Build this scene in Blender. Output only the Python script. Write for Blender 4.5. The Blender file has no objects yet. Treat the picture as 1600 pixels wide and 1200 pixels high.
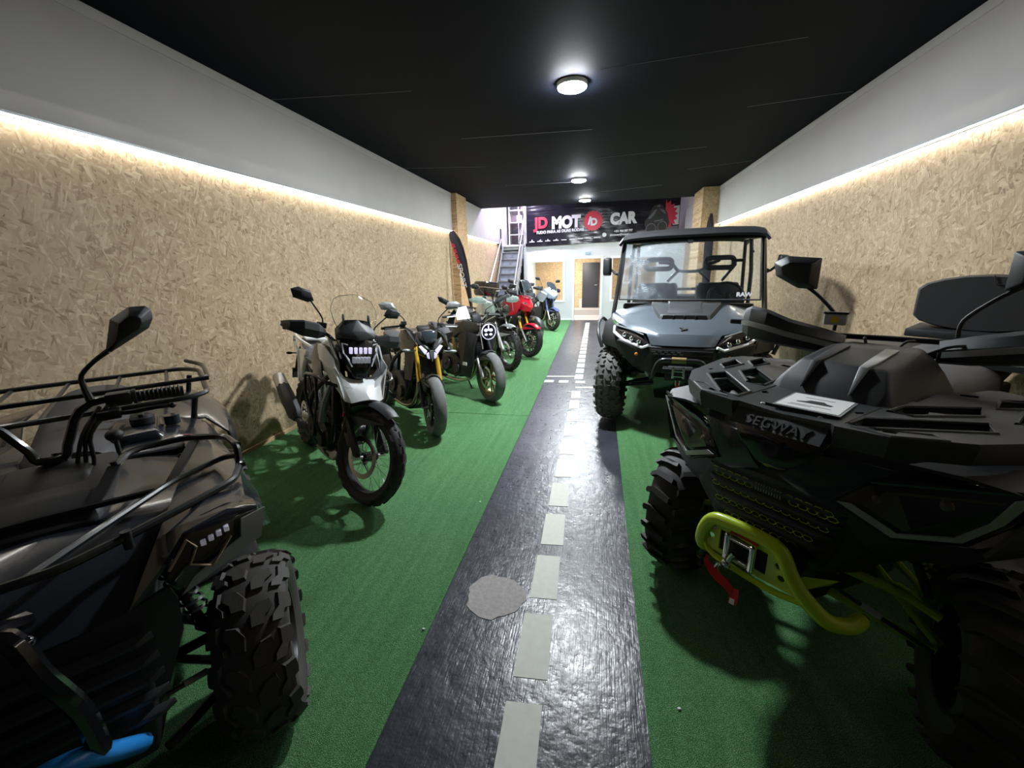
import bpy, bmesh, math, random
from mathutils import Vector, Matrix
from math import sin, cos, pi, radians as rad
random.seed(7)
SC = bpy.context.scene
COL = SC.collection

# ---------------------------------------------------------------- camera, world, exposure
CAM_H, YAW, PITCH, ROLL, FPX = 1.6, .2063, .2638, -.0255, 648.0
fw = Vector((-sin(YAW)*cos(PITCH), cos(YAW)*cos(PITCH), -sin(PITCH)))
rt = Vector((cos(YAW), sin(YAW), 0)); up = rt.cross(fw)
rt2 = rt*cos(ROLL)+up*sin(ROLL); up2 = up*cos(ROLL)-rt*sin(ROLL)
cd = bpy.data.cameras.new('camera'); cam = bpy.data.objects.new('camera', cd); COL.objects.link(cam)
cd.sensor_width = 36; cd.lens = FPX*36/1600; cd.clip_start = .02; cd.clip_end = 100
cam.matrix_world = Matrix(((rt2.x, up2.x, -fw.x, 0), (rt2.y, up2.y, -fw.y, 0), (rt2.z, up2.z, -fw.z, CAM_H), (0, 0, 0, 1)))
SC.camera = cam
W_ = bpy.data.worlds.new('world'); SC.world = W_; W_.use_nodes = True
W_.node_tree.nodes['Background'].inputs[0].default_value = (.75, .8, .9, 1)
W_.node_tree.nodes['Background'].inputs[1].default_value = .012
SC.view_settings.view_transform = 'Standard'; SC.view_settings.look = 'None'
SC.view_settings.exposure = 0.0; SC.view_settings.gamma = 1.0; SC.view_settings.use_curve_mapping = False
LAMP_E, LED_E, UP_E = 1250.0, 40.0, 220.0      # emission of ceiling lamps, led strips, upstairs lamp

# ---------------------------------------------------------------- materials
M = {}
def mat(name, col, rough=.5, metal=0., coat=0., emit=None, es=0., trans=0., alpha=1., spec=.5, ior=1.45):
    m = bpy.data.materials.new(name); m.use_nodes = True
    b = m.node_tree.nodes['Principled BSDF']
    b.inputs['Base Color'].default_value = (*col, 1); b.inputs['Roughness'].default_value = rough
    b.inputs['Metallic'].default_value = metal; b.inputs['Coat Weight'].default_value = coat
    b.inputs['Coat Roughness'].default_value = .08
    b.inputs['Specular IOR Level'].default_value = spec; b.inputs['IOR'].default_value = ior
    b.inputs['Transmission Weight'].default_value = trans; b.inputs['Alpha'].default_value = alpha
    if emit: b.inputs['Emission Color'].default_value = (*emit, 1); b.inputs['Emission Strength'].default_value = es
    M[name] = m; return m
def nodes(m):
    nt = m.node_tree; return nt, nt.nodes, nt.links, nt.nodes['Principled BSDF']
def nn(nt, kind, **kw):
    n = nt.nodes.new(kind)
    for k, v in kw.items(): setattr(n, k, v)
    return n
def math_(nt, op, a, b=None, c=None):
    n = nt.nodes.new('ShaderNodeMath'); n.operation = op
    for i, x in enumerate((a, b, c)):
        if x is None: continue
        if isinstance(x, (int, float)): n.inputs[i].default_value = x
        else: nt.links.new(x, n.inputs[i])
    return n.outputs[0]
def mixc(nt, f, a, b, mode='MIX'):
    n = nt.nodes.new('ShaderNodeMix'); n.data_type = 'RGBA'; n.blend_type = mode
    for i, x in ((0, f), (6, a), (7, b)):
        if isinstance(x, (int, float)): n.inputs[i].default_value = x
        elif isinstance(x, tuple): n.inputs[i].default_value = (*x, 1)
        else: nt.links.new(x, n.inputs[i])
    return n.outputs[2]
def noise(nt, vec, scale, detail=3, rough=.5):
    n = nt.nodes.new('ShaderNodeTexNoise'); n.inputs['Scale'].default_value = scale
    n.inputs['Detail'].default_value = detail; n.inputs['Roughness'].default_value = rough
    if vec is not None: nt.links.new(vec, n.inputs['Vector'])
    return n.outputs['Fac']
def ramp(nt, fac, stops):
    n = nt.nodes.new('ShaderNodeValToRGB'); cr = n.color_ramp
    while len(cr.elements) < len(stops): cr.elements.new(.5)
    for e, (p, c) in zip(cr.elements, stops): e.position = p; e.color = (*c, 1) if len(c) == 3 else c
    nt.links.new(fac, n.inputs[0]); return n.outputs[0]
def bump(nt, h, strength, dist=.01):
    n = nt.nodes.new('ShaderNodeBump'); n.inputs['Strength'].default_value = strength; n.inputs['Distance'].default_value = dist
    nt.links.new(h, n.inputs['Height']); return n.outputs[0]
def coords(nt, order='XYZ', rot=0, scl=(1, 1, 1)):
    tc = nt.nodes.new('ShaderNodeTexCoord'); sp = nt.nodes.new('ShaderNodeSeparateXYZ'); cb = nt.nodes.new('ShaderNodeCombineXYZ')
    nt.links.new(tc.outputs['Object'], sp.inputs[0])
    for i, a in enumerate(order): nt.links.new(sp.outputs['XYZ'.index(a)], cb.inputs[i])
    mp = nt.nodes.new('ShaderNodeMapping'); nt.links.new(cb.outputs[0], mp.inputs[0])
    mp.inputs['Rotation'].default_value = (0, 0, rot); mp.inputs['Scale'].default_value = scl
    return cb.outputs[0], mp.outputs[0]
def osb(name, order, tint=(1, 1, 1)):
    m = mat(name, (.6, .5, .33), .62, spec=.3); nt, N, L, b = nodes(m)
    base, _ = coords(nt, order); col = None; hgt = None
    ws = nt.nodes.new('ShaderNodeTexNoise'); ws.inputs['Scale'].default_value = 5; L.new(base, ws.inputs['Vector'])
    for i, (ang, sx, sy, thr) in enumerate([(12, 6, 20, -1), (64, 5, 30, .45), (128, 4.5, 26, .5), (-25, 6, 38, .55), (95, 5, 34, .58), (40, 9, 62, .62), (160, 7, 44, .66), (75, 10, 80, .70), (112, 13, 100, .74), (20, 22, 70, .8)]):
        mp0 = nt.nodes.new('ShaderNodeVectorMath'); mp0.operation = 'MULTIPLY_ADD'
        L.new(ws.outputs['Color'], mp0.inputs[0]); mp0.inputs[1].default_value = (.06, .06, 0); L.new(base, mp0.inputs[2])
        vr = nt.nodes.new('ShaderNodeVectorRotate'); vr.rotation_type = 'Z_AXIS'; L.new(mp0.outputs[0], vr.inputs['Vector']); vr.inputs['Angle'].default_value = rad(ang)
        ms = nt.nodes.new('ShaderNodeVectorMath'); ms.operation = 'MULTIPLY'; L.new(vr.outputs[0], ms.inputs[0]); ms.inputs[1].default_value = (sx, sy, 1)
        vo = nt.nodes.new('ShaderNodeTexVoronoi'); vo.voronoi_dimensions = '2D'; vo.inputs['Scale'].default_value = 1; L.new(ms.outputs[0], vo.inputs['Vector'])
        sp = nt.nodes.new('ShaderNodeSeparateColor'); L.new(vo.outputs['Color'], sp.inputs[0])
        gr = nt.nodes.new('ShaderNodeVectorMath'); gr.operation = 'MULTIPLY'; L.new(ms.outputs[0], gr.inputs[0]); gr.inputs[1].default_value = (.6, 5, 1)
        g = noise(nt, gr.outputs[0], 1.5, 2)
        v = math_(nt, 'ADD', sp.outputs[0], math_(nt, 'MULTIPLY', math_(nt, 'SUBTRACT', g, .5), .5))
        c = ramp(nt, v, [(-.0, (.17*tint[0], .115*tint[1], .065*tint[2])), (.10, (.35*tint[0], .265*tint[1], .165*tint[2])), (.45, (.47*tint[0], .38*tint[1], .255*tint[2])), (.85, (.55*tint[0], .465*tint[1], .325*tint[2])), (1, (.70*tint[0], .62*tint[1], .46*tint[2]))])
        if col is None: col = c; hgt = v
        else:
            k = math_(nt, 'GREATER_THAN', sp.outputs[1], thr)
            col = mixc(nt, k, col, c); 
            mx = nt.nodes.new('ShaderNodeMix'); L.new(k, mx.inputs[0]); L.new(hgt, mx.inputs[2]); L.new(v, mx.inputs[3]); hgt = mx.outputs[0]
    bl = noise(nt, base, 1.3, 3); col = mixc(nt, .30, col, ramp(nt, bl, [(.3, (.43*tint[0], .35*tint[1], .22*tint[2])), (.7, (.51*tint[0], .43*tint[1], .31*tint[2]))]))
    L.new(col, b.inputs['Base Color']); L.new(bump(nt, hgt, .16, .003), b.inputs['Normal'])
    return m
osb('osb_side', 'YZX', (.92, .84, .78)); osb('osb_front', 'XZY', (1.0, .86, .72)); osb('osb_warm', 'YZX', (1.05, .84, .66))
def plain(name, col, rough, var=.08, scale=3, bs=.05, bscale=60, **kw):
    m = mat(name, col, rough, **kw); nt, N, L, b = nodes(m); base, _ = coords(nt)
    n = noise(nt, base, scale, 4)
    c = mixc(nt, n, tuple(x*(1-var) for x in col), tuple(min(1, x*(1+var)) for x in col)); L.new(c, b.inputs['Base Color'])
    if bs: L.new(bump(nt, noise(nt, base, bscale, 3), bs, .003), b.inputs['Normal'])
    return m
plain('plaster', (.48, .46, .455), .8); plain('plaster_office', (.58, .61, .61), .7)
plain('ceiling_black', (.0035, .0050, .0105), .75, .3, 2, .1, 30, spec=.12)
plain('office_floor', (.42, .38, .36), .5); plain('pale_pink', (.62, .50, .52), .7)
plain('plank', (.62, .42, .24), .6, .25, 9)
# artificial turf
m = mat('turf', (.05, .2, .06), .85, spec=.2); nt, N, L, b = nodes(m); base, _ = coords(nt)
f = noise(nt, base, 330, 2, .7); f2 = noise(nt, base, 60, 3); _, st = coords(nt, scl=(26, 1.2, 1)); f3 = noise(nt, st, 1, 3)
v = math_(nt, 'ADD', math_(nt, 'MULTIPLY', math_(nt, 'SUBTRACT', f, .5), 3.6), math_(nt, 'ADD', math_(nt, 'MULTIPLY', f2, .35), math_(nt, 'MULTIPLY', f3, .25)))
L.new(ramp(nt, v, [(0, (.024, .095, .030)), (.35, (.100, .31, .108)), (.66, (.22, .53, .21)), (1, (.66, .88, .60))]), b.inputs['Base Color'])
L.new(bump(nt, math_(nt, 'ADD', f, math_(nt, 'MULTIPLY', f2, .6)), 1.0, .012), b.inputs['Normal'])
# painted aisle
m = mat('aisle_paint', (.02, .022, .028), .3, spec=.55); nt, N, L, b = nodes(m); base, _ = coords(nt)
n1 = noise(nt, base, 2.2, 5); n2 = noise(nt, base, 14, 4); _, rb = coords(nt, rot=.2, scl=(160, 8, 1)); n3 = noise(nt, rb, 1, 2)
_, sc = coords(nt, rot=.6, scl=(3, 60, 1)); s1 = noise(nt, sc, 1, 5, .7); n5 = noise(nt, base, 1.7, 2)
scr = math_(nt, 'MULTIPLY', math_(nt, 'GREATER_THAN', s1, .66), math_(nt, 'GREATER_THAN', n5, .56))
c = ramp(nt, n1, [(.25, (.018, .020, .027)), (.55, (.030, .034, .044)), (.8, (.055, .062, .075))])
L.new(mixc(nt, math_(nt, 'MULTIPLY', scr, .5), c, (.12, .13, .14)), b.inputs['Base Color'])
n6 = noise(nt, base, 45, 3)
L.new(math_(nt, 'ADD', .10, math_(nt, 'MULTIPLY', math_(nt, 'ADD', n2, n6), .22)), b.inputs['Roughness'])
h = math_(nt, 'ADD', math_(nt, 'MULTIPLY', n2, .6), math_(nt, 'ADD', math_(nt, 'MULTIPLY', n3, .14), math_(nt, 'ADD', math_(nt, 'MULTIPLY', n6, .22), math_(nt, 'MULTIPLY', n1, 1.2))))
L.new(bump(nt, h, .5, .012), b.inputs['Normal'])
plain('tape', (.52, .54, .47), .6, .12, 30); plain('concrete', (.33, .31, .30), .85, .35, 45, .4, 90)
mat('lamp_disc', (1, 1, 1), .5, emit=(.90, .96, 1.0), es=LAMP_E)
mat('led', (1, 1, 1), .5, emit=(1, .965, .90), es=LED_E)
mat('up_lamp', (1, 1, 1), .5, emit=(.80, .74, 1), es=UP_E)
mat('lamp_body', (.75, .75, .75), .4)
plain('plastic_black', (.018, .019, .021), .48, .15, 20, .25, 900)
plain('plastic_dark', (.030, .033, .036), .42, .1, 12, .2, 700)
plain('plastic_rack', (.030, .034, .036), .42, .1, 12, .3, 800)
plain('rubber', (.022, .021, .021), .62, .25, 40, .1, 200)
plain('rubber_dust', (.052, .046, .042), .7, .3, 30, .2, 150)
plain('rubber_block', (.085, .085, .08), .7, .3, 30, .2, 150); plain('tread_grey', (.13, .135, .13), .75, .3, 18, .1, 200)
plain('seat_vinyl', (.09, .09, .098), .5, .06, 5, .3, 500)
plain('seat_grey', (.030, .031, .034), .55, .08, 5, .3, 500)
mat('paint_graphite', (.020, .023, .031), .26, .0, .6); mat('paint_gloss_black', (.008, .008, .010), .12, 0, .7)
mat('paint_utv', (.10, .122, .145), .36, .35, .35); mat('paint_utv_dark', (.045, .052, .055), .45, .1)
mat('tube_black', (.018, .019, .020), .34, .1, .3); mat('metal_black', (.03, .03, .032), .4, .5)
mat('lime', (.50, .68, .02), .32, 0, .4); mat('lime_shaded', (.32, .46, .02), .5)
mat('steel', (.62, .62, .62), .25, 1); mat('alu', (.55, .55, .56), .38, 1); mat('chrome', (.8, .8, .82), .1, 1)
mat('pipe', (.45, .40, .32), .3, 1); mat('gold', (.78, .48, .05), .3, .6, .3); mat('bronze', (.30, .22, .10), .4, .8)
mat('red', (.62, .015, .02), .45); mat('red_gloss', (.62, .01, .03), .2, 0, .6); mat('orange', (.75, .25, .03), .5)
mat('blue', (.02, .26, .75), .35, 0, .3); mat('white_gloss', (.78, .80, .80), .25, 0, .5); mat('white_paper', (.80, .81, .80), .6)
mat('ink', (.03, .03, .03), .6); mat('ink_grey', (.45, .46, .46), .6); mat('yellow', (.8, .6, .03), .4)
mat('olive', (.036, .034, .029), .36, .0, .2); mat('mint', (.36, .46, .42), .35, 0, .3); mat('blue_paint', (.07, .11, .27), .3, 0, .5)
mat('recess_black', (.003, .003, .003), .9, spec=.1); mat('ice', (.45, .50, .68), .3, 0, .4); mat('grey_light', (.30, .32, .33), .4, .2); mat('silver_trim', (.42, .43, .43), .35, .4)
mat('screen_glass', (.04, .05, .06), .08, spec=.8)
mat('lens_clear', (.85, .88, .9), .03, trans=.95, ior=1.2); mat('reflector', (.50, .48, .46), .15, .9)
mat('lamp_inner', (.16, .13, .10), .3, .7); mat('lens_brown', (.07, .06, .045), .12, 0, .4); mat('lamp_dark', (.015, .014, .016), .12, 0, .5); mat('drl', (.85, .86, .88), .25)
mat('drl_lit', (.9, .9, 1), .3, emit=(.72, .66, 1), es=.75); mat('amber_line', (.55, .42, .28), .25, .4)
mat('drl_dim', (.65, .66, .72), .25, emit=(.7, .7, .85), es=.12)
m = mat('glass', (.96, .98, .98), .02, trans=1, ior=1.03, spec=.9)
m = mat('windscreen', (.93, .96, .97), .03, trans=1, ior=1.4)
mat('hazy', (.75, .85, .9), .12, trans=1, ior=1.08)
m = mat('windshield_hazy', (.9, .95, 1), .05, trans=1, ior=1.12); nt, N, L, b = nodes(m); base, _ = coords(nt)  # bluish haze in rings painted into the glass, strongest towards minus y
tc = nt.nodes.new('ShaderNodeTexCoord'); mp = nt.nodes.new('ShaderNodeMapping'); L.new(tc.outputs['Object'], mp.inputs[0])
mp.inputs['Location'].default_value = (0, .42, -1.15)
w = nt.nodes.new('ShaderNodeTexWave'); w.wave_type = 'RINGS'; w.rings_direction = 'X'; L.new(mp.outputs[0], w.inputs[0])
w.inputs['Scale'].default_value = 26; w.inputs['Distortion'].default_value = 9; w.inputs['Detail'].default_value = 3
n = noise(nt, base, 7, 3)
haze = math_(nt, 'MULTIPLY', math_(nt, 'POWER', w.outputs['Fac'], 3), ramp(nt, n, [(.45, (0, 0, 0)), (.7, (1, 1, 1))]))
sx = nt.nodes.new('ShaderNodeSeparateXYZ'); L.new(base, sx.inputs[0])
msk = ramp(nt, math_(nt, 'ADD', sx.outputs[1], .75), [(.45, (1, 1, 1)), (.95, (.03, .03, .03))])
haze = math_(nt, 'MULTIPLY', math_(nt, 'ADD', .12, math_(nt, 'MULTIPLY', haze, .9)), msk)
L.new(math_(nt, 'ADD', .05, math_(nt, 'MULTIPLY', haze, .35)), b.inputs['Roughness'])
L.new(math_(nt, 'SUBTRACT', 1, math_(nt, 'MULTIPLY', haze, .55)), b.inputs['Transmission Weight']); b.inputs['Base Color'].default_value = (.55, .68, .85, 1)
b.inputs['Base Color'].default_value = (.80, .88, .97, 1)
m = mat('banner_vinyl', (.010, .009, .016), .28, spec=.5); nt, N, L, b = nodes(m); base, _ = coords(nt, 'XZY')
_, st = coords(nt, 'XZY', rot=-.55, scl=(1.2, 9, 1)); L.new(bump(nt, noise(nt, st, 1, 2), .5, .04), b.inputs['Normal'])
mat('flag_cloth', (.022, .018, .030), .7); mat('white_print', (.62, .62, .64), .5); mat('red_print', (.50, .03, .06), .5)
mat('grey_print', (.12, .12, .14), .5); mat('door_dark', (.035, .034, .042), .5)

# ---------------------------------------------------------------- mesh helpers
def cr(pts, k=6, closed=False):
    pts = [Vector(p) for p in pts]; n = len(pts); out = []
    rng = range(n if closed else n-1)
    for i in rng:
        g = lambda j: pts[j % n] if closed else pts[max(0, min(n-1, j))]
        p0, p1, p2, p3 = g(i-1), g(i), g(i+1), g(i+2)
        for a in range(k):
            t = a/k; out.append(.5*((2*p1)+(-p0+p2)*t+(2*p0-5*p1+4*p2-p3)*t*t+(-p0+3*p1-3*p2+p3)*t**3))
    if not closed: out.append(pts[-1])
    return out
def rnd(pts, r=.03, k=4, closed=False):
    """round the corners of a polyline"""
    pts = [Vector(p) for p in pts]; n = len(pts); out = []
    for i in range(n):
        if not closed and i in (0, n-1): out.append(pts[i]); continue
        a, b, c = pts[i-1], pts[i], pts[(i+1) % n]
        d1, d2 = (a-b), (c-b); q = min(r, d1.length*.45, d2.length*.45)
        s, e = b+d1.normalized()*q, b+d2.normalized()*q
        for j in range(k+1):
            t = j/k; out.append(s*(1-t)**2+b*2*t*(1-t)+e*t*t)
    return out
class B:
    def __init__(s): s.bm = bmesh.new(); s.M = Matrix()
    def vs(s, pts): return [s.bm.verts.new(s.M @ Vector(p)) for p in pts]
    def f(s, v):
        try: return s.bm.faces.new(v)
        except ValueError: return None
    def hull(s, pts, bev=0., seg=2):
        t = bmesh.new(); [t.verts.new(Vector(p)) for p in pts]
        r = bmesh.ops.convex_hull(t, input=t.verts)
        kill = [v for v in t.verts if not v.link_faces]; bmesh.ops.delete(t, geom=kill, context='VERTS')
        bmesh.ops.dissolve_limit(t, angle_limit=.02, verts=t.verts, edges=t.edges)
        if bev: bmesh.ops.bevel(t, geom=list(t.edges), offset=bev, segments=seg, profile=.5, affect='EDGES', clamp_overlap=True)
        s.add(t); return s
    def add(s, t, m=None):
        m = s.M @ (m or Matrix()); mp = {v: s.bm.verts.new(m @ v.co) for v in t.verts}
        for f in t.faces: s.f([mp[v] for v in f.verts])
        t.free()
    def box(s, c, d, bev=0., rot=None):
        pts = [Vector((x*d[0]/2, y*d[1]/2, z*d[2]/2)) for x in (-1, 1) for y in (-1, 1) for z in (-1, 1)]
        R = rot if rot is not None else Matrix.Identity(3)
        return s.hull([R @ p+Vector(c) for p in pts], bev)
    def loft(s, rings, caps=True, loop=False):
        V = [s.vs(r) for r in rings]; n = len(V[0])
        for i in range(len(V)-(0 if loop else 1)):
            a, b = V[i], V[(i+1) % len(V)]
            for j in range(n): s.f([a[j], a[(j+1) % n], b[(j+1) % n], b[j]])
        if caps and not loop: s.f(V[0][::-1]); s.f(V[-1])
        return s
    def tube(s, pts, r, n=8, k=0, closed=False, sq=None, corner=0):
        if corner: pts = rnd(pts, corner, 4, closed)
        if k: pts = cr(pts, k, closed)
        pts = [Vector(p) for p in pts]; m = len(pts); rings = []
        R = (lambda i: r[min(len(r)-1, int(i*len(r)/m))]) if isinstance(r, (list, tuple)) else (lambda i: r)
        if isinstance(r, (list, tuple)):
            def R(i):
                t = i/(m-1)*(len(r)-1); a = int(t); return r[a] if a >= len(r)-1 else r[a]*(1-(t-a))+r[a+1]*(t-a)
        nrm = None
        for i in range(m):
            a = pts[i-1] if (i or closed) else pts[0]; b = pts[(i+1) % m] if (i < m-1 or closed) else pts[-1]
            t = (b-a)
            if t.length < 1e-9: t = Vector((0, 0, 1))
            t.normalize()
            if nrm is None: nrm = t.cross(Vector((0, 0, 1))) if abs(t.z) < .9 else t.cross(Vector((1, 0, 0)))
            nrm = nrm-t*nrm.dot(t); nrm.normalize(); bi = t.cross(nrm); q = sq or (1, 1); rr = R(i)
            rings.append([pts[i]+nrm*cos(2*pi*j/n)*rr*q[0]+bi*sin(2*pi*j/n)*rr*q[1] for j in range(n)])
        return s.loft(rings, not closed, closed)
    def cyl(s, a, b, r, r2=None, n=20):
        return s.tube([a, b], [r, r if r2 is None else r2], n)
    def lathe(s, prof, c=(0, 0, 0), ax='y', n=32, closed=False, a0=0, a1=2*pi):
        c = Vector(c); full = abs(a1-a0-2*pi) < 1e-6; rings = []
        for i in range(n if full else n+1):
            a = a0+(a1-a0)*i/n
            if ax == 'y': rings.append([c+Vector((r*cos(a), y, r*sin(a))) for r, y in prof])
            elif ax == 'z': rings.append([c+Vector((r*cos(a), r*sin(a), y)) for r, y in prof])
            else: rings.append([c+Vector((y, r*cos(a), r*sin(a))) for r, y in prof])
        V = [s.vs(r) for r in rings]; m = len(prof)
        for i in range(len(V) if full else len(V)-1):
            a, b = V[i], V[(i+1) % len(V)]
            for j in range(m if closed else m-1): s.f([a[j], b[j], b[(j+1) % m], a[(j+1) % m]])
        if closed and not full: s.f(V[0]); s.f(V[-1][::-1])
        return s
    def ball(s, c, r, sc=(1, 1, 1), n=12):
        t = bmesh.new(); bmesh.ops.create_uvsphere(t, u_segments=n*2, v_segments=n, radius=r)
        for v in t.verts: v.co = Vector((v.co.x*sc[0], v.co.y*sc[1], v.co.z*sc[2]))+Vector(c)
        s.add(t); return s
    def plate(s, outer, holes, fn, t):
        """flat polygon with holes; fn(x,y)->(point), t thickness vector"""
        b = bmesh.new(); E = []
        for lp in [outer]+list(holes):
            v = [b.verts.new((x, y, 0)) for x, y in lp]
            E += [b.edges.new((v[i], v[(i+1) % len(v)])) for i in range(len(v))]
        bmesh.ops.triangle_fill(b, use_beauty=True, use_dissolve=False, edges=E)
        bmesh.ops.recalc_face_normals(b, faces=b.faces)
        bot = {v: s.bm.verts.new(s.M @ Vector(fn(v.co.x, v.co.y))) for v in b.verts}
        top = {v: s.bm.verts.new(s.M @ (Vector(fn(v.co.x, v.co.y))+Vector(t))) for v in b.verts}
        for f in b.faces: s.f([bot[v] for v in f.verts][::-1]); s.f([top[v] for v in f.verts])
        for e in b.edges:
            if len(e.link_faces) == 1: a, c = e.verts; s.f([bot[a], bot[c], top[c], top[a]])
        b.free(); return s
    def poly(s, pts, t):
        """prism from a 3d polygon and a thickness vector"""
        t = Vector(t); pts = [Vector(p) for p in pts]; return s.loft([pts, [p+t for p in pts]])
    def sheet(s, rows, t=.004):
        rows = [[Vector(p) for p in r] for r in rows]; n, m = len(rows), len(rows[0])
        def N(i, j):
            a = rows[min(n-1, i+1)][j]-rows[max(0, i-1)][j]; b = rows[i][min(m-1, j+1)]-rows[i][max(0, j-1)]
            c = a.cross(b); return c.normalized() if c.length > 1e-9 else Vector((0, 0, 1))
        A = [s.vs(r) for r in rows]; C = [s.vs([rows[i][j]-N(i, j)*t for j in range(m)]) for i in range(n)]
        for i in range(n-1):
            for j in range(m-1):
                s.f([A[i][j], A[i+1][j], A[i+1][j+1], A[i][j+1]]); s.f([C[i][j], C[i][j+1], C[i+1][j+1], C[i+1][j]])
        for j in range(m-1): s.f([A[0][j], A[0][j+1], C[0][j+1], C[0][j]]); s.f([A[-1][j+1], A[-1][j], C[-1][j], C[-1][j+1]])
        for i in range(n-1): s.f([A[i+1][0], A[i][0], C[i][0], C[i+1][0]]); s.f([A[i][-1], A[i+1][-1], C[i+1][-1], C[i][-1]])
        return s
    def mirror(s):
        g = bmesh.ops.duplicate(s.bm, geom=s.bm.verts[:]+s.bm.edges[:]+s.bm.faces[:])
        for v in g['geom']:
            if isinstance(v, bmesh.types.BMVert): v.co.y = -v.co.y
        bmesh.ops.reverse_faces(s.bm, faces=[f for f in g['geom'] if isinstance(f, bmesh.types.BMFace)]); return s
def my(p): return (p[0], -p[1], p[2])
def both(pts): return list(pts)+[my(p) for p in pts]
def obj(name, b, m, parent=None, ang=38, sub=0):
    bm = b.bm; bmesh.ops.recalc_face_normals(bm, faces=bm.faces[:])
    for f in bm.faces: f.smooth = True
    c = cos(rad(ang))
    for e in bm.edges:
        if len(e.link_faces) == 2 and e.link_faces[0].normal.dot(e.link_faces[1].normal) < c: e.smooth = False
    me = bpy.data.meshes.new(name); bm.to_mesh(me); bm.free()
    me.materials.append(M[m] if isinstance(m, str) else m)
    o = bpy.data.objects.new(name, me); COL.objects.link(o)
    if parent: o.parent = parent
    if sub: md = o.modifiers.new('subd', 'SUBSURF'); md.levels = sub; md.render_levels = sub
    return o
def tag(o, label=None, cat=None, group=None, kind=None):
    if label: o['label'] = label
    if cat: o['category'] = cat
    if group: o['group'] = group
    if kind: o['kind'] = kind
    return o
def empty(name, loc, rz, label, cat, rx=0, group=None):
    o = bpy.data.objects.new(name, None); COL.objects.link(o); o.empty_display_size = .1
    o.location = loc; o.rotation_euler = (rx, 0, rz); return tag(o, label, cat, group)
def struct(name, b, m): return tag(obj(name, b, m), kind='structure')
def bx(x0, x1, y0, y1, z0, z1, bev=0.):
    b = B(); b.box(((x0+x1)/2, (y0+y1)/2, (z0+z1)/2), (x1-x0, y1-y0, z1-z0), bev); return b
def text_mesh(txt, size, depth, mtx, fat=0., sx=1., spacing=1., shear=0., align='LEFT'):
    c = bpy.data.curves.new('t', 'FONT'); c.body = txt; c.size = size; c.extrude = depth; c.offset = fat
    c.space_character = spacing; c.shear = shear; c.align_x = align; c.resolution_u = 4
    o = bpy.data.objects.new('t', c); COL.objects.link(o)
    dg = bpy.context.evaluated_depsgraph_get(); dg.update(); me = bpy.data.meshes.new_from_object(o.evaluated_get(dg))
    bm = bmesh.new(); bm.from_mesh(me); bmesh.ops.transform(bm, matrix=mtx @ Matrix.Diagonal((sx, 1, 1, 1)), verts=bm.verts)
    bpy.data.objects.remove(o); bpy.data.curves.remove(c); bpy.data.meshes.remove(me)
    b = B(); b.bm.free(); b.bm = bm; return b
def basis(o, ex, ey):
    ex = Vector(ex).normalized(); ey = Vector(ey); ey = (ey-ex*ey.dot(ex)).normalized(); ez = ex.cross(ey)
    return Matrix(((ex.x, ey.x, ez.x, o[0]), (ex.y, ey.y, ez.y, o[1]), (ex.z, ey.z, ez.z, o[2]), (0, 0, 0, 1)))

# ---------------------------------------------------------------- the room
XL, XR, ZLED, ZC, YB, YC = -3.2, 2.53, 2.46, 3.26, 14.0, 11.6
AL, AR = -.70, .215
struct('floor', bx(XL-.1, XR+.1, -3.5, 17.2, -.1, 0), 'aisle_paint')
struct('wall_left', bx(XL-.25, XL-.02, -3.5, YB+3, 0, 4.3), 'plaster')
struct('wall_right', bx(XR+.02, XR+.25, -3.5, YB+3, 0, 4.3), 'plaster')
struct('wall_front', bx(XL-.25, XR+.25, -3.7, -3.5, 0, 4.3), 'door_dark')
struct('ceiling', bx(XL-.25, XR+.25, -3.5, YC, ZC, ZC+.2), 'ceiling_black')
struct('ceiling_back', bx(XL-.25, XR+.25, YC, YB+3, 4.2, 4.3), 'plaster')
struct('trim_1', bx(XL-.02, XL, -3.5, YB, .05, ZLED), 'osb_side')
struct('trim_2', bx(XR, XR+.02, -3.5, YB, .05, ZLED), 'osb_side')
struct('baseboard_left', bx(XL-.02, XL+.012, -3.5, YB, 0, .05, .004), 'plank')
struct('baseboard_right', bx(XR-.012, XR+.02, -3.5, YB, 0, .05, .004), 'plank')
struct('trim_3', bx(XL-.02, XL+.05, -3.5, YB, ZLED+.035, ZC if False else 3.255, .006), 'plaster')
struct('trim_4', bx(XR-.05, XR+.02, -3.5, YB, ZLED+.035, 3.255, .006), 'plaster')
for n, x, s in (('left', XL, 1), ('right', XR, -1)):
    b = B()
    for k in range(26):
        y0 = .2+k*.665
        if y0+.66 > YB: break
        b.box((x+s*.044, y0+.33, ZLED+.029), (.012, .66, .008))
    tag(obj('led_strip', b, 'led'), 'warm white led strip glowing above the chipboard of the %s wall' % n, 'led strip')
for i, (x, s) in enumerate(((XL, 1), (XR, -1))):
    struct('trim_%d' % (7+i), bx(min(x-s*.02, x+s*.058), max(x-s*.02, x+s*.058), -3.5, YC, ZC-.075, ZC-.002, .004), 'plaster')
    struct('trim_%d' % (30+i), bx(min(x+s*.036, x+s*.054), max(x+s*.036, x+s*.054), -3.5, YB, ZLED+.033, ZLED+.047), 'grey_light')
for x, s, y0, y1, n in ((XL, 1, 9.15, 9.85, 'left'), (XR, -1, 10.3, 11.2, 'right')):
    w = .17 if s > 0 else .38
    b = bx(min(x, x+s*w), max(x, x+s*w), y0, y1, 0, ZC-.005)
    tag(obj('column', b, 'osb_front' if s < 0 else 'osb_warm'), 'chipboard clad square column against the %s wall' % n, 'column')
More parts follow.
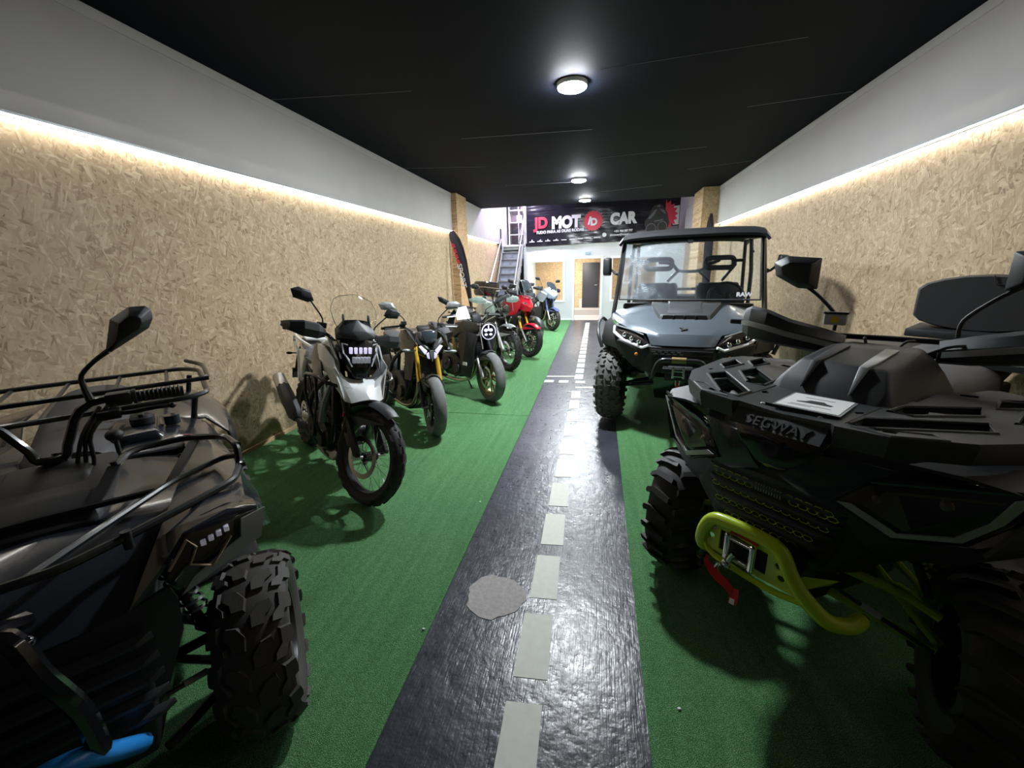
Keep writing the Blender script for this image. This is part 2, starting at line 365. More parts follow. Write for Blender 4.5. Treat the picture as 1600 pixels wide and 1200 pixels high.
# carpets: real thickness, laid left and right of the aisle
def aisle_l(y): return AL-.012*max(0, y-1)
def turf(x0a, x0b, x1a, x1b, y0, y1, nm, lab):
    b = B(); b.poly([(x0a, y0, 0), (x1a, y0, 0), (x1b, y1, 0), (x0b, y1, 0)], (0, 0, .009))
    tag(obj(nm, b, 'turf'), lab, 'carpet')
turf(XL+.012, XL+.012, aisle_l(-3), aisle_l(4.42), -3.4, 4.415, 'turf_carpet', 'near strip of green artificial turf left of the black aisle, under the white motorcycle')
turf(XL+.012, XL+.012, aisle_l(4.42), aisle_l(9.3), 4.423, 9.3, 'turf_carpet', 'middle strip of green artificial turf under the four middle motorcycles')
turf(XL+.012, XL+.012, aisle_l(9.3), aisle_l(14), 9.308, 13.99, 'turf_carpet', 'far strip of green artificial turf left of the aisle, before the office wall')
turf(AR, AR+.02, XR-.012, XR-.012, -3.4, 13.99, 'turf_carpet', 'green artificial turf right of the black aisle, under the big side-by-side vehicle')
# ---------------------------------------------------------------- floor markings
ORD = ['nearest', 'second', 'third', 'fourth', 'fifth', 'sixth', 'seventh', 'eighth', 'ninth', 'tenth', 'eleventh', 'twelfth', 'thirteenth', 'fourteenth', 'fifteenth', 'sixteenth', 'seventeenth', 'eighteenth', 'nineteenth', 'twentieth']
def dash(pts, lab, grp):
    b = B(); b.poly([(x, y, .0) for x, y in pts], (0, 0, .0022)); tag(obj('floor_dash', b, 'tape'), lab, 'floor marking', grp)
def cx_(y): return -.222-.006*y
for k in range(11):
    y0 = .43+k*.434+.435*0; y0 = .865+(k-0)*.4335
    if k > 10: break
    w = .074-.0012*k; x0, x1 = cx_(y0), cx_(y0+.33)
    dash([(x0-w+.006, y0-.004), (x0+w, y0+.004), (x1+w-.01, y0+.334), (x1-w, y0+.326)], 'pale rectangular dash of the aisle centre line, %s from the camera' % ORD[k], 'dashes of the aisle centre line')
k = 0
y0 = 6.19
while y0 < 13.2:
    w = .063; x0 = cx_(y0)-.0
    dash([(x0-w, y0), (x0+w, y0), (x0+w, y0+.3), (x0-w, y0+.3)], 'small far dash of the aisle centre line, %s beyond the crossing marks' % ORD[k], 'far dashes of the aisle centre line'); k += 1; y0 += .4
for n, xc in (('outermost left', -.69), ('second from the left', -.47), ('third from the left', -.225), ('rightmost, beside the side-by-side tyre', .12)):
    dash([(xc-.07, 5.95), (xc+.07, 5.96), (xc+.07, 6.09), (xc-.07, 6.08)], 'pale square of the line crossing the aisle, %s' % n, 'squares of the crossing line')
dash([(-.76, 6.28), (-.31, 6.33), (-.31, 6.39), (-.76, 6.34)], 'pale stop line across the left half of the aisle', 'stop lines')
dash([(-.28, 5.68), (.05, 5.70), (.05, 5.77), (-.28, 5.75)], 'pale stop line across the right half of the aisle', 'stop lines')
b = B(); pp = []
for i in range(30):
    a = 2*pi*i/30; r = 1+.06*sin(3*a+1)+.035*sin(7*a)+.03*sin(13*a+2)
    pp.append((-.472+.150*r*cos(a), 1.708+.145*r*sin(a), .0))
b.poly(pp, (0, 0, .003)); tag(obj('floor_patch', b, 'concrete'), 'rough grey bare concrete patch in the black aisle left of the dashes', 'floor patch')
for i, (x, y, l) in enumerate([(-.75, 1.44, 'white crumb on the turf at the left edge of the aisle, nearest the concrete patch'), (-.79, 2.55, 'white crumb on the turf by the left aisle edge near the white motorcycle'), (.34, 1.27, 'white crumb on the turf right of the aisle before the lime quad bumper')]):
    b = B(); b.ball((x, y, .013), .006, (1.3, 1, .6), 4); tag(obj('crumb', b, 'white_paper'), l, 'crumb')

# ---------------------------------------------------------------- ceiling seams and lamps
segs = [((-3.15, 4.03), (-1.77, 4.2)), ((-1.77, 5.7), (-.13, 5.8)), ((-.04, 4.22), (1.5, 4.09)), ((-.1, 7.2), (1.46, 7.04)), ((-3.15, 6.9), (-1.85, 7.2)), ((1.52, 5.52), (2.44, 5.36)), ((1.47, 8.45), (2.4, 8.14)), ((-1.88, 8.8), (-.49, 8.9)), ((-.2, 10.2), (1.24, 9.8))]
m = mat('seam', (.30, .30, .34), .6)
for i, (a, c) in enumerate(segs):
    b = B(); b.tube([(a[0], a[1], ZC-.001), (c[0], c[1], ZC-.001)], .0014, 4); struct('trim_%d' % (10+i), b, 'seam')
for i, (x, y, l) in enumerate([(-.29, 4.42, 'nearest round ceiling lamp glowing white on the black ceiling'), (-.42, 8.6, 'middle round ceiling lamp of the row on the black ceiling'), (-.38, 11.0, 'farthest round ceiling lamp, just in front of the shop banner')]):
    e = empty('ceiling_lamp', (x, y, ZC-.001), 0, l, 'ceiling lamp', group='round ceiling lamps')
    b = B(); b.lathe([(.0, 0), (.140, 0), (.140, -.022), (.134, -.034), (.128, -.036)], ax='z', n=40); obj('housing', b, 'lamp_body', e)
    b = B(); b.lathe([(.0, -.036), (.128, -.036), (.128, -.042), (.120, -.047), (0, -.049)], ax='z', n=40); obj('diffuser', b, 'lamp_disc', e)
# ---------------------------------------------------------------- office wall, openings
b = B()
W1 = (-2.26, -1.13, .65, 1.90); D1 = (-.77, .05, 0, 1.95); W2 = (.40, 1.75, .65, 1.96)
hole = lambda r: [(r[0], r[2]), (r[1], r[2]), (r[1], r[3]), (r[0], r[3])]
outer = [(-2.42, 0), (D1[0], 0), (D1[0], D1[3]), (D1[1], D1[3]), (D1[1], 0), (XR, 0), (XR, 2.42), (-2.42, 2.42)]
b.plate(outer, [hole(W1), hole(W2)], lambda x, z: (x, YB, z), (0, .12, 0)); struct('wall_back', b, 'plaster_office')
for i, r in enumerate((W1, W2)):
    e = empty('window_%d' % (i+1), ((r[0]+r[1])/2, YB, r[2]), 0, None, None); tag(e, kind='structure')
    w, h = (r[1]-r[0])/2, r[3]-r[2]; b = B()
    b.plate([(-w-.05, -.05), (w+.05, -.05), (w+.05, h+.05), (-w-.05, h+.05)], [[(-w+.02, .02), (w-.02, .02), (w-.02, h-.02), (-w+.02, h-.02)]], lambda x, z: (x, -.02, z), (0, .03, 0)); obj('window_frame', b, 'white_gloss', e)
    obj('pane', bx(-w, w, .05, .056, 0, h), 'glass', e)
e = empty('door_1', ((D1[0]+D1[1])/2, YB, 0), 0, None, None); tag(e, kind='structure')
w, h = (D1[1]-D1[0])/2, D1[3]; b = B()
b.plate([(-w-.07, 0), (-w+.0, 0), (-w, h), (w, h), (w, 0), (w+.07, 0), (w+.07, h+.07), (-w-.07, h+.07)], [], lambda x, z: (x, -.02, z), (0, .16, 0)); obj('door_frame', b, 'white_gloss', e)
e = empty('office_sign', (-.36, YB-.01, 2.07), 0, 'small blue and white sign above the office doorway', 'sign')
obj('board', bx(-.10, .10, -.012, 0, 0, .10, .002), 'white_gloss', e)
b = B(); b.box((0, -.014, .075), (.19, .006, .022)); b.box((0, -.014, .025), (.19, .006, .022)); obj('lettering_bar', b, 'blue', e)
struct('baseboard_back', bx(-2.3, D1[0]-.08, YB-.015, YB, 0, .07), 'white_gloss')
struct('wall_office_back', bx(-2.5, 2.5, 16.5, 16.6, 0, 2.5), 'osb_front')
struct('wall_office_left', bx(-2.46, -2.40, YB+.12, 16.5, 0, 2.4), 'plaster_office')
struct('ceiling_office', bx(XL, XR, YB+.12, 17, 2.3, 2.4), 'plaster_office')
struct('floor_office', bx(-2.4, XR, YB, 16.5, 0, .006), 'office_floor')
e = empty('door_2', (-.30, 16.48, 0), 0, None, None); tag(e, kind='structure')
obj('door_leaf', bx(-.31, .31, -.03, 0, .2, 1.87, .004), 'door_dark', e); b = B(); b.tube([(.25, -.03, 1.05), (.25, -.07, 1.05), (.15, -.07, 1.05)], .009); obj('door_handle', b, 'alu', e)
struct('trim_5', bx(-.72, -.61, 16.40, 16.5, 0, .55), 'plaster'); struct('trim_6', bx(-2.4, .3, 15.6, 16.5, 0, .2), 'office_floor')
e = empty('office_table', (.9, 14.5, 0), 0, 'pale table inside the office behind the right window', 'table')
obj('top', bx(-.4, .4, -.25, .25, .72, .75), 'white_gloss', e)
for sx in (-.36, .36):
    for sy in (-.2, .2): b = B(); b.cyl((sx, sy, 0), (sx, sy, .72), .02); obj('leg', b, 'alu', e)
la = bpy.data.lights.new('office_lamp', 'AREA'); la.shape = 'DISK'; la.size = .5; la.energy = 120; la.color = (1, .95, .88)
lo = bpy.data.objects.new('office_lamp', la); COL.objects.link(lo); lo.location = (-.9, 15.2, 2.28); tag(lo, 'round lamp lighting the office behind the windows', 'lamp')
# ---------------------------------------------------------------- upstairs: floor, shelf, lamp
struct('floor_upper', bx(XL, XR, YB+.02, 17, 2.40, 2.46), 'plaster_office')
struct('wall_upper_back', bx(XL, XR, 15.6, 15.7, 2.46, 4.2), 'pale_pink')
e = empty('storage_shelf', (-2.86, 15.35, 2.46), 0, 'upstairs white shelf unit with dark boxes at the stair head', 'shelf')
for x in (-.27, .27): obj('side_panel', bx(x-.02, x+.02, -.2, .2, 0, 1.6), 'white_gloss', e)
for z in (.03, .4, .8, 1.2, 1.55): obj('shelf_board', bx(-.25, .25, -.2, .2, z-.015, z+.015), 'white_gloss', e)
for i, (x, z, w, h, mm, l) in enumerate([(-.1, .415, .22, .2, 'plastic_black', 'dark box on the second board of the upstairs shelf'), (.08, .815, .2, .22, 'ink_grey', 'grey box on the middle board of the upstairs shelf'), (-.05, 1.215, .3, .16, 'plastic_dark', 'dark box on the upper board of the upstairs shelf'), (.0, .045, .3, .2, 'olive', 'brown box on the bottom board of the upstairs shelf')]):
    tag(obj('storage_box', bx(-2.86+x-w/2, -2.86+x+w/2, 15.2, 15.45, 2.46+z, 2.46+z+h, .006), mm), l, 'box')
e = empty('wall_lamp', (-2.5, 15.0, 3.9), 0, 'bright cool lamp upstairs above the stair head', 'lamp')
b = B(); b.lathe([(0, 0), (.12, 0), (.12, -.05), (0, -.06)], ax='z', n=24); obj('diffuser', b, 'up_lamp', e); b = B(); b.cyl((0, 0, 0), (0, 0, .3), .01); obj('stem', b, 'alu', e)
la = bpy.data.lights.new('stair_light', 'AREA'); la.shape = 'DISK'; la.size = .3; la.energy = 160; la.color = (.80, .72, 1)
lo = bpy.data.objects.new('stair_lamp', la); COL.objects.link(lo); lo.location = (-2.3, 13.0, 4.15); tag(lo, 'cool violet downlight over the stairs behind the black ceiling', 'lamp')
# ---------------------------------------------------------------- stairs
e = empty('metal_staircase', (-2.74, 13.86, .010), 0, 'steep grey metal staircase with pipe rails rising to the upper floor left of the banner', 'staircase')
def st_y(z): return -(2.40-z)*.88
for s in (-1, 1):
    b = B(); x = s*.33; b.poly([(x-.012, st_y(0)-.06, 0), (x-.012, st_y(0)+.10, 0), (x-.012, .08, 2.40), (x-.012, -.08, 2.40)], (.024, 0, 0)); obj('stringer', b, 'grey_light', e)
for k in range(10):
    z = .22+k*.22; b = B(); b.box((0, st_y(z)+.04, z), (.64, .16, .025), .003); obj('tread', b, 'grey_light', e)
    b = B(); b.box((0, st_y(z)+.12, z-.11), (.64, .006, .19)); obj('riser', b, 'ice', e)
b = B(); b.tube([(-.40, st_y(0)-.05, .9), (-.38, st_y(2.4)-.02, 3.2-.55)], .022); b.cyl((-.40, st_y(.1), 0), (-.40, st_y(.1), .95), .018); obj('handrail', b, 'silver_trim', e)
b = B(); b.box((-.40, -.05, 2.62), (.05, .05, .62)); obj('newel_post', b, 'plastic_dark', e)
b = B(); b.tube([(.36, st_y(0)-.05, .9), (.38, 0, 3.25)], .022)
for z in (.1, .85, 1.6, 2.35): b.cyl((.36, st_y(z), z), (.36, st_y(z), z+.88), .013)
b.tube([(.35, st_y(0), .45), (.37, 0, 2.85)], .013); obj('handrail', b, 'silver_trim', e)
b = B()
for x in (.18, .42): b.cyl((x, .03, 2.46), (x, .03, 3.6), .018)
b.cyl((.18, .03, 3.5), (.42, .03, 2.6), .016); b.cyl((.18, .03, 2.6), (.42, .03, 3.5), .016); b.cyl((.18, .03, 3.45), (.42, .03, 3.45), .016); obj('landing_rail', b, 'silver_trim', e)
# ---------------------------------------------------------------- banner
e = empty('shop_banner', (0, 13.93, 2.40), 0, 'long black shop banner with red and white lettering hung above the office wall', 'banner')
b = B(); rows = []
for j in range(10):
    z = 1.20*j/9; r = []
    for i in range(60):
        x = -2.34+4.64*i/59; sag = .03*sin(x*1.1+.6)*(1 if j == 0 else .4)
        r.append((x, -.012*sin(x*5+j*.9)-.008*sin(x*13+z*9), z+sag*(j == 0)+.012))
    rows.append(r)
b.sheet(rows, .003); obj('sheet', b, 'banner_vinyl', e)
FY = -.035
def btxt(t, x, z, size, m_, w=None, fat=0, nm='lettering', shear=0, rot=0.0):
    b = text_mesh(t, size, .001, basis((0, 0, 0), (1, 0, 0), (0, 0, 1)), fat, 1, 1, shear)
    xs = [v.co.x for v in b.bm.verts]; wd = max(xs)-min(xs); s = (w/wd if w else 1)
    for v in b.bm.verts:
        v.co.x = (v.co.x-min(xs))*s if False else v.co.x*s; v.co = Vector((x+v.co.x, FY+v.co.y, z+v.co.z+v.co.x*rot))
    return obj(nm, b, m_, e)
btxt('JD', -2.04, .52, .44, 'red_print', .46, .022, rot=.02); btxt('MOT', -1.50, .50, .46, 'white_print', .90, .030, rot=.025)
btxt('CAR', .30, .54, .43, 'white_print', .80, .028, rot=.03)
b = B(); pts = []
for i in range(56):
    a = 2*pi*i/56; r = .30 if i % 2 else .265
    pts += [(-.22+r*cos(a-.03), .66+r*sin(a-.03)), (-.22+r*cos(a+.03), .66+r*sin(a+.03))]
b.plate(pts, [], lambda x, z: (x, FY+.002, z), (0, -.001, 0)); obj('gear_emblem', b, 'red_print', e)
btxt('I', -.39, .57, .30, 'white_print', None, .016, shear=.25); btxt('D', -.30, .54, .28, 'white_print', .20, .014)
btxt('TUDO PARA AS DUAS RODAS', -2.0, .345, .115, 'white_print', 1.50, .0055, rot=.03)
btxt('+351 966 087 797', .42, .30, .085, 'white_print', .55, .004, rot=.02); btxt('jdmotocar@hotmail.com', .30, .20, .075, 'white_print', .70, .003, rot=.02)
for i in range(9):
    x = -2.22+i*.255; b = B(); b.plate([(x, .10+i*.007), (x+.17, .10+i*.007), (x+.17, .125+i*.007), (x, .125+i*.007)], [], lambda x, z: (x, FY, z), (0, -.001, 0))
    if i < 4: b.plate([(x+.06, .14), (x+.12, .14), (x+.09+.03*(i % 2), .19)], [], lambda x, z: (x, FY, z), (0, -.001, 0))
    obj('printed_mark', b, 'white_print', e)
b = B(); b.plate([(.13+.065*cos(a*pi/8), .24+.065*sin(a*pi/8)) for a in range(16)], [], lambda x, z: (x, FY, z), (0, -.001, 0)); obj('round_mark', b, 'white_print', e)
# printed motorcycle picture on the right of the banner: generic rider shape, road and red flare
def flat(nm, m_, P_, dy=0): b = B(); b.plate(P_, [], lambda x, z: (x, FY+dy, z), (0, -.0008, 0)); obj(nm, b, m_, e)
flat('printed_road', 'grey_print', [(1.05, .30), (1.6, .36), (2.28, .42), (2.28, .22), (1.5, .14)], .003)
flat('printed_sky', 'ink_grey', [(2.02, .95), (2.28, .98), (2.28, .45), (2.12, .44)], .004)
fl = []
for i in range(18):
    a = -1.5+3.0*i/17; r = .40 if i % 2 else .31; fl.append((1.86+r*cos(a), .72+r*1.1*sin(a)))
flat('printed_flare', 'red_print', fl, .002)
flat('printed_motorcycle', 'ink', [(1.30, .56), (1.42, .72), (1.52, .98), (1.66, 1.05), (1.80, 1.0), (1.94, .8), (2.02, .5), (1.94, .28), (1.80, .25), (1.60, .20), (1.42, .22), (1.34, .34)], .001)
b = B()
for (x, z, r, w) in ((1.50, .34, .15, .02), (1.82, .40, .14, .02)):
    b.plate([(x+r*cos(a*pi/12), z+r*1.15*sin(a*pi/12)) for a in range(24)], [[(x+(r-w)*cos(a*pi/12), z+(r-w)*1.15*sin(a*pi/12)) for a in range(24)]], lambda x, z: (x, FY, z), (0, -.001, 0))
for P_ in ([(1.40, .66), (1.58, .88), (1.66, .90), (1.56, .72), (1.44, .62)], [(1.70, .92), (1.86, .86), (1.92, .74), (1.82, .80)], [(1.58, .58), (1.84, .62), (1.82, .57), (1.58, .55)], [(1.62, .97), (1.72, 1.03), (1.74, .96)]):
    b.plate(P_, [], lambda x, z: (x, FY, z), (0, -.001, 0))
obj('printed_highlight', b, 'grey_print', e)
# ---------------------------------------------------------------- feather flags
def flag(loc, rz, prof, label, nm='feather_flag'):
    e = empty(nm, loc, rz, label, 'flag')
    L_ = [p[0] for p in prof]; rows = [[(p[0]+(p[1]-p[0])*t, .02*sin(t*3+p[2]*2), p[2]) for t in (0, .25, .5, .75, 1)] for p in prof]
    b = B(); b.sheet(rows, .002); obj('cloth', b, 'flag_cloth', e)
    b = B(); b.tube([(prof[0][1], 0, .02)]+[(p[1]+.006, 0, p[2]) for p in prof], .009, 6); obj('pole', b, 'plastic_black', e)
    b = B(); b.cyl((prof[0][1]-.2, 0, .012), (prof[0][1]+.2, 0, .012), .012); b.cyl((prof[0][1], -.2, .012), (prof[0][1], .2, .012), .012); obj('foot', b, 'plastic_black', e)
    return e
pr = [(.10, .115, .30), (.055, .11, .86), (-.01, .095, 1.2), (-.08, .075, 1.5), (-.16, .03, 1.86), (-.24, -.03, 2.12), (-.31, -.10, 2.30), (-.325, -.17, 2.40), (-.28, -.22, 2.47)]
e = flag((-2.855, 9.0, .010), 0, pr, 'black feather flag with red and white slanting lettering by the chipboard column')
dirv = Vector((.20, 0, -1.05)).normalized()
b = text_mesh('SPORT', .15, .001, basis((-.155, -.035, 1.78), dirv, (-dirv.z*-1, 0, dirv.x)) if False else basis((-.175, -.035, 1.78), dirv, (-dirv.z, 0, dirv.x)), .004, 1.15); obj('lettering', b, 'white_print', e)
b = B()
for k in range(4):
    z = 2.22-k*.11; x = -.285+k*.032; b.plate([(x, z), (x+.07, z-.015), (x+.10, z-.10), (x+.03, z-.09)], [], lambda x, z: (x, -.035, z), (0, -.001, 0))
obj('red_emblem', b, 'red_print', e)
pr2 = [(.06, .10, .3), (.0, .10, 1.0), (-.045, .11, 1.5), (-.06, .10, 2.1), (-.04, .08, 2.45), (.0, .04, 2.62)]
flag((2.14, 9.5, .010), 0, pr2, 'dark feather flag standing behind the side-by-side by the right chipboard column')
# ---------------------------------------------------------------- wheels
def crown(R0, w, phm, drop):
    def P(t, a, h=0.):
        p = t*phm; y = w/2*sin(p)/sin(phm); r = R0-drop*(1-cos(p))/(1-cos(phm)); n = (cos(p), sin(p))
        r += h*n[0]; y += h*n[1]; return Vector((r*cos(a), y, r*sin(a)))
    return P
def knobs(b, P, N, pats, h, shrink=.86, a0=0.):
    for i in range(N):
        for pat in pats:
            cu = sum(p[0] for p in pat)/len(pat); ct = sum(p[1] for p in pat)/len(pat)
            lo = [P(t, a0+2*pi*(i+u)/N, -.002) for u, t in pat]
            hi = [P(ct+(t-ct)*shrink, a0+2*pi*(i+cu+(u-cu)*shrink)/N, h) for u, t in pat]
            b.loft([lo, hi])
def tyre(parent, Mx, R, w, rim, N, pats, h, mt='rubber', phm=1.25, drop=.22, shrink=.86, k=.5):
    R0 = R-h; d = (R-rim)*drop; P = crown(R0, w, phm, d)
    prof = []
    for i in range(13):
        t = -1+2*i/12; p = P(t, 0); prof.append((p.x, p.y))
    s = [(rim, -w*.36), (rim+.012, -w*.40), (rim+(R0-rim)*.35, -w*k), (R0-d-(R0-rim)*.18, -w*(k+.01))]
    prof = s+prof+[(r, -y) for r, y in s[::-1]]
    b = B(); b.M = Mx; b.lathe(prof, n=56); knobs(b, P, N, pats, h, shrink); 
    return obj('tyre', b, mt, parent, ang=30)
ATV_TREAD = [[(.03, .04), (.40, .02), (.70, .20), (.78, .44), (.52, .52), (.30, .34), (.05, .30)], [(.53, -.04), (.90, -.02), (1.20, -.20), (1.28, -.44), (1.02, -.52), (.80, -.34), (.55, -.30)],
             [(.02, .42), (.22, .44), (.46, .62), (.90, .60), (.94, 1.02), (.60, 1.12), (.40, 1.08), (.36, .80), (.04, .70)], [(.52, -.42), (.72, -.44), (.96, -.62), (1.40, -.60), (1.44, -1.02), (1.10, -1.12), (.90, -1.08), (.86, -.80), (.54, -.70)]]
MUD_TREAD = [[(.0, .04), (.30, .02), (.55, .30), (.80, .62), (.78, 1.0), (.60, 1.14), (.42, .98), (.46, .66), (.24, .36)], [(.5, -.04), (.80, -.02), (1.05, -.30), (1.30, -.62), (1.28, -1.0), (1.10, -1.14), (.92, -.98), (.96, -.66), (.74, -.36)]]
UTV_TREAD = [[(.02, .03), (.34, -.12), (.66, .03), (.64, .27), (.34, .14), (.04, .27)], [(.52, -.44), (.84, -.58), (1.16, -.44), (1.14, -.18), (.84, -.30), (.54, -.18)], [(.52, .38), (.84, .24), (1.16, .38), (1.14, .64), (.84, .52), (.54, .64)],
             [(.10, .66), (.50, .62), (.52, 1.05), (.30, 1.15), (.10, 1.05)], [(.10, -.66), (.50, -.62), (.52, -1.05), (.30, -1.15), (.10, -1.05)]]
CHEVRON = [[(.04, .03), (.46, .03), (.98, .92), (.50, .92)], [(.54, -.03), (.96, -.03), (1.48, -.92), (1.0, -.92)]]
ENDURO = [[(.08, -.30), (.60, -.30), (.60, -.05), (.08, -.05)], [(.08, .05), (.60, .05), (.60, .30), (.08, .30)], [(.50, .42), (.95, .42), (.95, .78), (.50, .78)], [(.50, -.42), (.95, -.42), (.95, -.78), (.50, -.78)], [(.05, .84), (.4, .84), (.4, 1.08), (.05, 1.08)], [(.05, -.84), (.4, -.84), (.4, -1.08), (.05, -1.08)]]
def WM(c, steer=0.): return Matrix.Translation(Vector(c)) @ Matrix.Rotation(steer, 4, 'Z')
def car_wheel(e, name, c, R, w, rim, out, steer, N, pats, h, mt='rubber', nsp=6, shrink=.86):
    Mx = WM(c, steer); b = B(); b.M = Mx; o = out
    b.lathe([(rim*.98, -w*.42), (rim+.012, -w*.42), (rim+.004, -w*.36), (rim*.93, -w*.2), (rim*.93, w*.25), (rim+.004, w*.36), (rim+.012, w*.42), (rim*.98, w*.42), (rim*.90, w*.30), (rim*.90, -w*.25)], n=40, closed=True)
    for i in range(nsp):
        a = 2*pi*i/nsp; R_ = Matrix.Rotation(-a, 3, 'Y')
        b.hull([R_ @ Vector(p) for p in [(.05, o*w*.30, -.03), (.05, o*w*.30, .03), (rim*.93, o*w*.34, -.018), (rim*.93, o*w*.34, .018), (.05, o*w*.15, -.03), (.05, o*w*.15, .03), (rim*.93, o*w*.22, -.018), (rim*.93, o*w*.22, .018)]], .004)
    b.lathe([(0, o*w*.33), (.05, o*w*.32), (.065, o*w*.12), (0, o*w*.12)], n=20)
    r = obj(name, b, 'metal_black', e)
    tyre(r, Mx, R, w, rim, N, pats, h, mt, shrink=shrink)
    b = B(); b.M = Mx; b.lathe([(.05, -o*w*.1), (rim*.75, -o*w*.1), (rim*.75, -o*w*.12), (.05, -o*w*.12)], n=30); obj('brake_disc', b, 'steel', r)
    b = B(); b.M = Mx; b.lathe([(0, o*w*.36), (.03, o*w*.35), (.035, o*w*.3)], n=16); obj('hub_cap', b, 'plastic_dark', r)
    return r
def tubeobj(name, e, m_, *runs, r=.01, corner=.03, n=10, mir=False, closed=False, k=0):
    b = B()
    for pts in runs: b.tube(pts, r, n, k, closed, None, corner)
    if mir: b.mirror()
    return obj(name, b, m_, e)
def sides(name, e, m_, fn, ang=38, labels=None):
    """the same part on both flanks, each a mesh of its own"""
    out = []
    for s in (1, -1):
        b = B(); fn(b)
        if s < 0:
            for v in b.bm.verts: v.co.y = -v.co.y
        out.append(obj(name, b, m_, e, ang))
    return out

# ---------------------------------------------------------------- side-by-side utility vehicle
def build_utv():
    e = empty('utility_vehicle', (.841, 4.392, .009), -1.758, 'large grey side-by-side utility vehicle with black roof and windshield, parked right of the aisle', 'utility vehicle')
    for x in (0, -2.05):
        for s in (1, -1): car_wheel(e, 'wheel', (x, s*.682, .40), .40, .235, .19, s, 0, 23, UTV_TREAD, .017, 'rubber_block', 6, .88)
    # frame / belly
    b = B(); b.hull(both([(.30, .20, .40), (.34, .24, .62), (-2.3, .30, .38), (-2.3, .34, .62), (-.5, .36, .36), (-.5, .50, .70)]), .01); obj('chassis', b, 'plastic_black', e)
    b = B(); b.hull(both([(-.48, .70, .42), (-1.62, .70, .42), (-.48, .74, .98), (-1.62, .74, .92), (-.48, .6, .40), (-1.62, .6, .40)]), .02); obj('cab_tub', b, 'plastic_black', e)
    # hood
    rows = []
    for X, hw, zc, ze in [(-.45, .765, 1.235, 1.125), (-.25, .735, 1.20, 1.110), (-.05, .69, 1.155, 1.09), (.12, .63, 1.115, 1.070), (.26, .50, 1.065, 1.03), (.385, .325, 1.0, .992), (.41, .305, .965, .962), (.445, .275, .90, .895)]:
        rows.append([(X-(.05*abs(f)**3 if X > .3 else 0), hw*f, zc+(ze-zc)*abs(f)**2.2) for f in [i/8 for i in range(-8, 9)]])
    b = B(); b.sheet(rows, .012); obj('hood', b, 'paint_utv', e, ang=24)
    b = B(); b.hull([(-.46, .345, 1.235), (-.46, -.345, 1.235), (-.28, .33, 1.225), (-.28, -.33, 1.225), (.095, .225, 1.150), (.095, -.225, 1.150), (.13, .235, 1.09), (.13, -.235, 1.09), (-.4, .35, 1.15), (-.4, -.35, 1.15)], .006); obj('hood_scoop', b, 'paint_utv_dark', e)
    b = B(); b.hull([(-.45, .16, 1.262), (-.45, -.16, 1.262), (-.05, .14, 1.20), (-.05, -.14, 1.20), (-.45, .19, 1.22), (-.45, -.19, 1.22), (.06, .17, 1.15), (.06, -.17, 1.15)], .004); obj('scoop_panel', b, 'paint_utv_dark', e)
    b = B(); b.hull([(.137, -.205, 1.100), (.137, .205, 1.100), (.112, -.195, 1.145), (.112, .195, 1.145), (.08, -.19, 1.10), (.08, .19, 1.10), (.08, -.19, 1.144), (.08, .19, 1.144)]); o = obj('scoop_vent', b, 'recess_black', e)
    for y in (-.10, 0, .10): b = B(); b.box((.127, y, 1.122), (.028, .010, .044)); obj('vent_rib', b, 'paint_utv_dark', o)
    b = B(); 
    for P_ in ([(.305, -.035, 1.045), (.325, -.005, 1.035), (.30, .0, 1.048)], [(.345, -.02, 1.024), (.30, .03, 1.05), (.325, .035, 1.038), (.335, .01, 1.03)]): b.poly(P_, (.003, 0, .008))
    obj('emblem', b, 'ink', e)
    # fender flanks
    def fl(b):
        b.sheet([[(.20, .60, 1.035), (.05, .68, 1.055), (-.2, .745, 1.085), (-.47, .775, 1.11)], [(.24, .63, .95), (.05, .77, 1.00), (-.2, .81, 1.03), (-.47, .80, 1.02)], [(.26, .62, .88), (.08, .79, .91), (-.2, .83, .90), (-.47, .80, .80)], [(.28, .58, .82), (.10, .78, .84), (-.15, .82, .82), (-.44, .78, .60)]], .01)
    sides('front_fender', e, 'plastic_black', fl)
    sides('fender_flare', e, 'plastic_dark', lambda b: b.tube([(.10, .78, .80), (.06, .83, .93), (-.10, .86, 1.03), (-.34, .86, 1.06), (-.50, .82, .98)], .018, 8, 4))
    def rf(b): b.sheet([[(-1.62, .60, .98), (-1.62, .78, .95)], [(-1.85, .60, 1.0), (-1.85, .80, .97)], [(-2.25, .60, 1.0), (-2.25, .80, .97)], [(-2.5, .60, .95), (-2.5, .78, .85)]], .02)
    sides('rear_fender', e, 'plastic_black', rf)
    # front fascia
    b = B(); b.hull(both([(.435, .27, .885), (.36, .33, .86), (.20, .60, .86), (.44, .25, .64), (.36, .36, .63), (.15, .50, .66), (-.1, .5, .9), (-.1, .45, .62)]), .01); f = obj('front_fascia', b, 'plastic_black', e)
    b = B()
    for z, w in ((.855, .26), (.815, .25), (.775, .23), (.735, .20)): b.box((.452, 0, z), (.012, w*2, .008), .002)
    obj('grille_bar', b, 'plastic_dark', f)
    b = B()
    for i in range(5):
        for s in (0, 1): b.box((.45, -.24+i*.055+s*.02, .842-s*.02), (.01, .032, .008))
    obj('grille_slot', b, 'grey_light', f)
    b = B(); b.hull(both([(.30, .62, .93), (.40, .40, .84), (.43, .30, .85), (.25, .60, .80), (.36, .42, .66), (.2, .5, .7)]), .01); obj('lower_cheek', b, 'plastic_black', e)
    sides('marker_lamp', e, 'orange', lambda b: b.ball((.395, .40, .80), .018, (.6, 1, 1), 6))
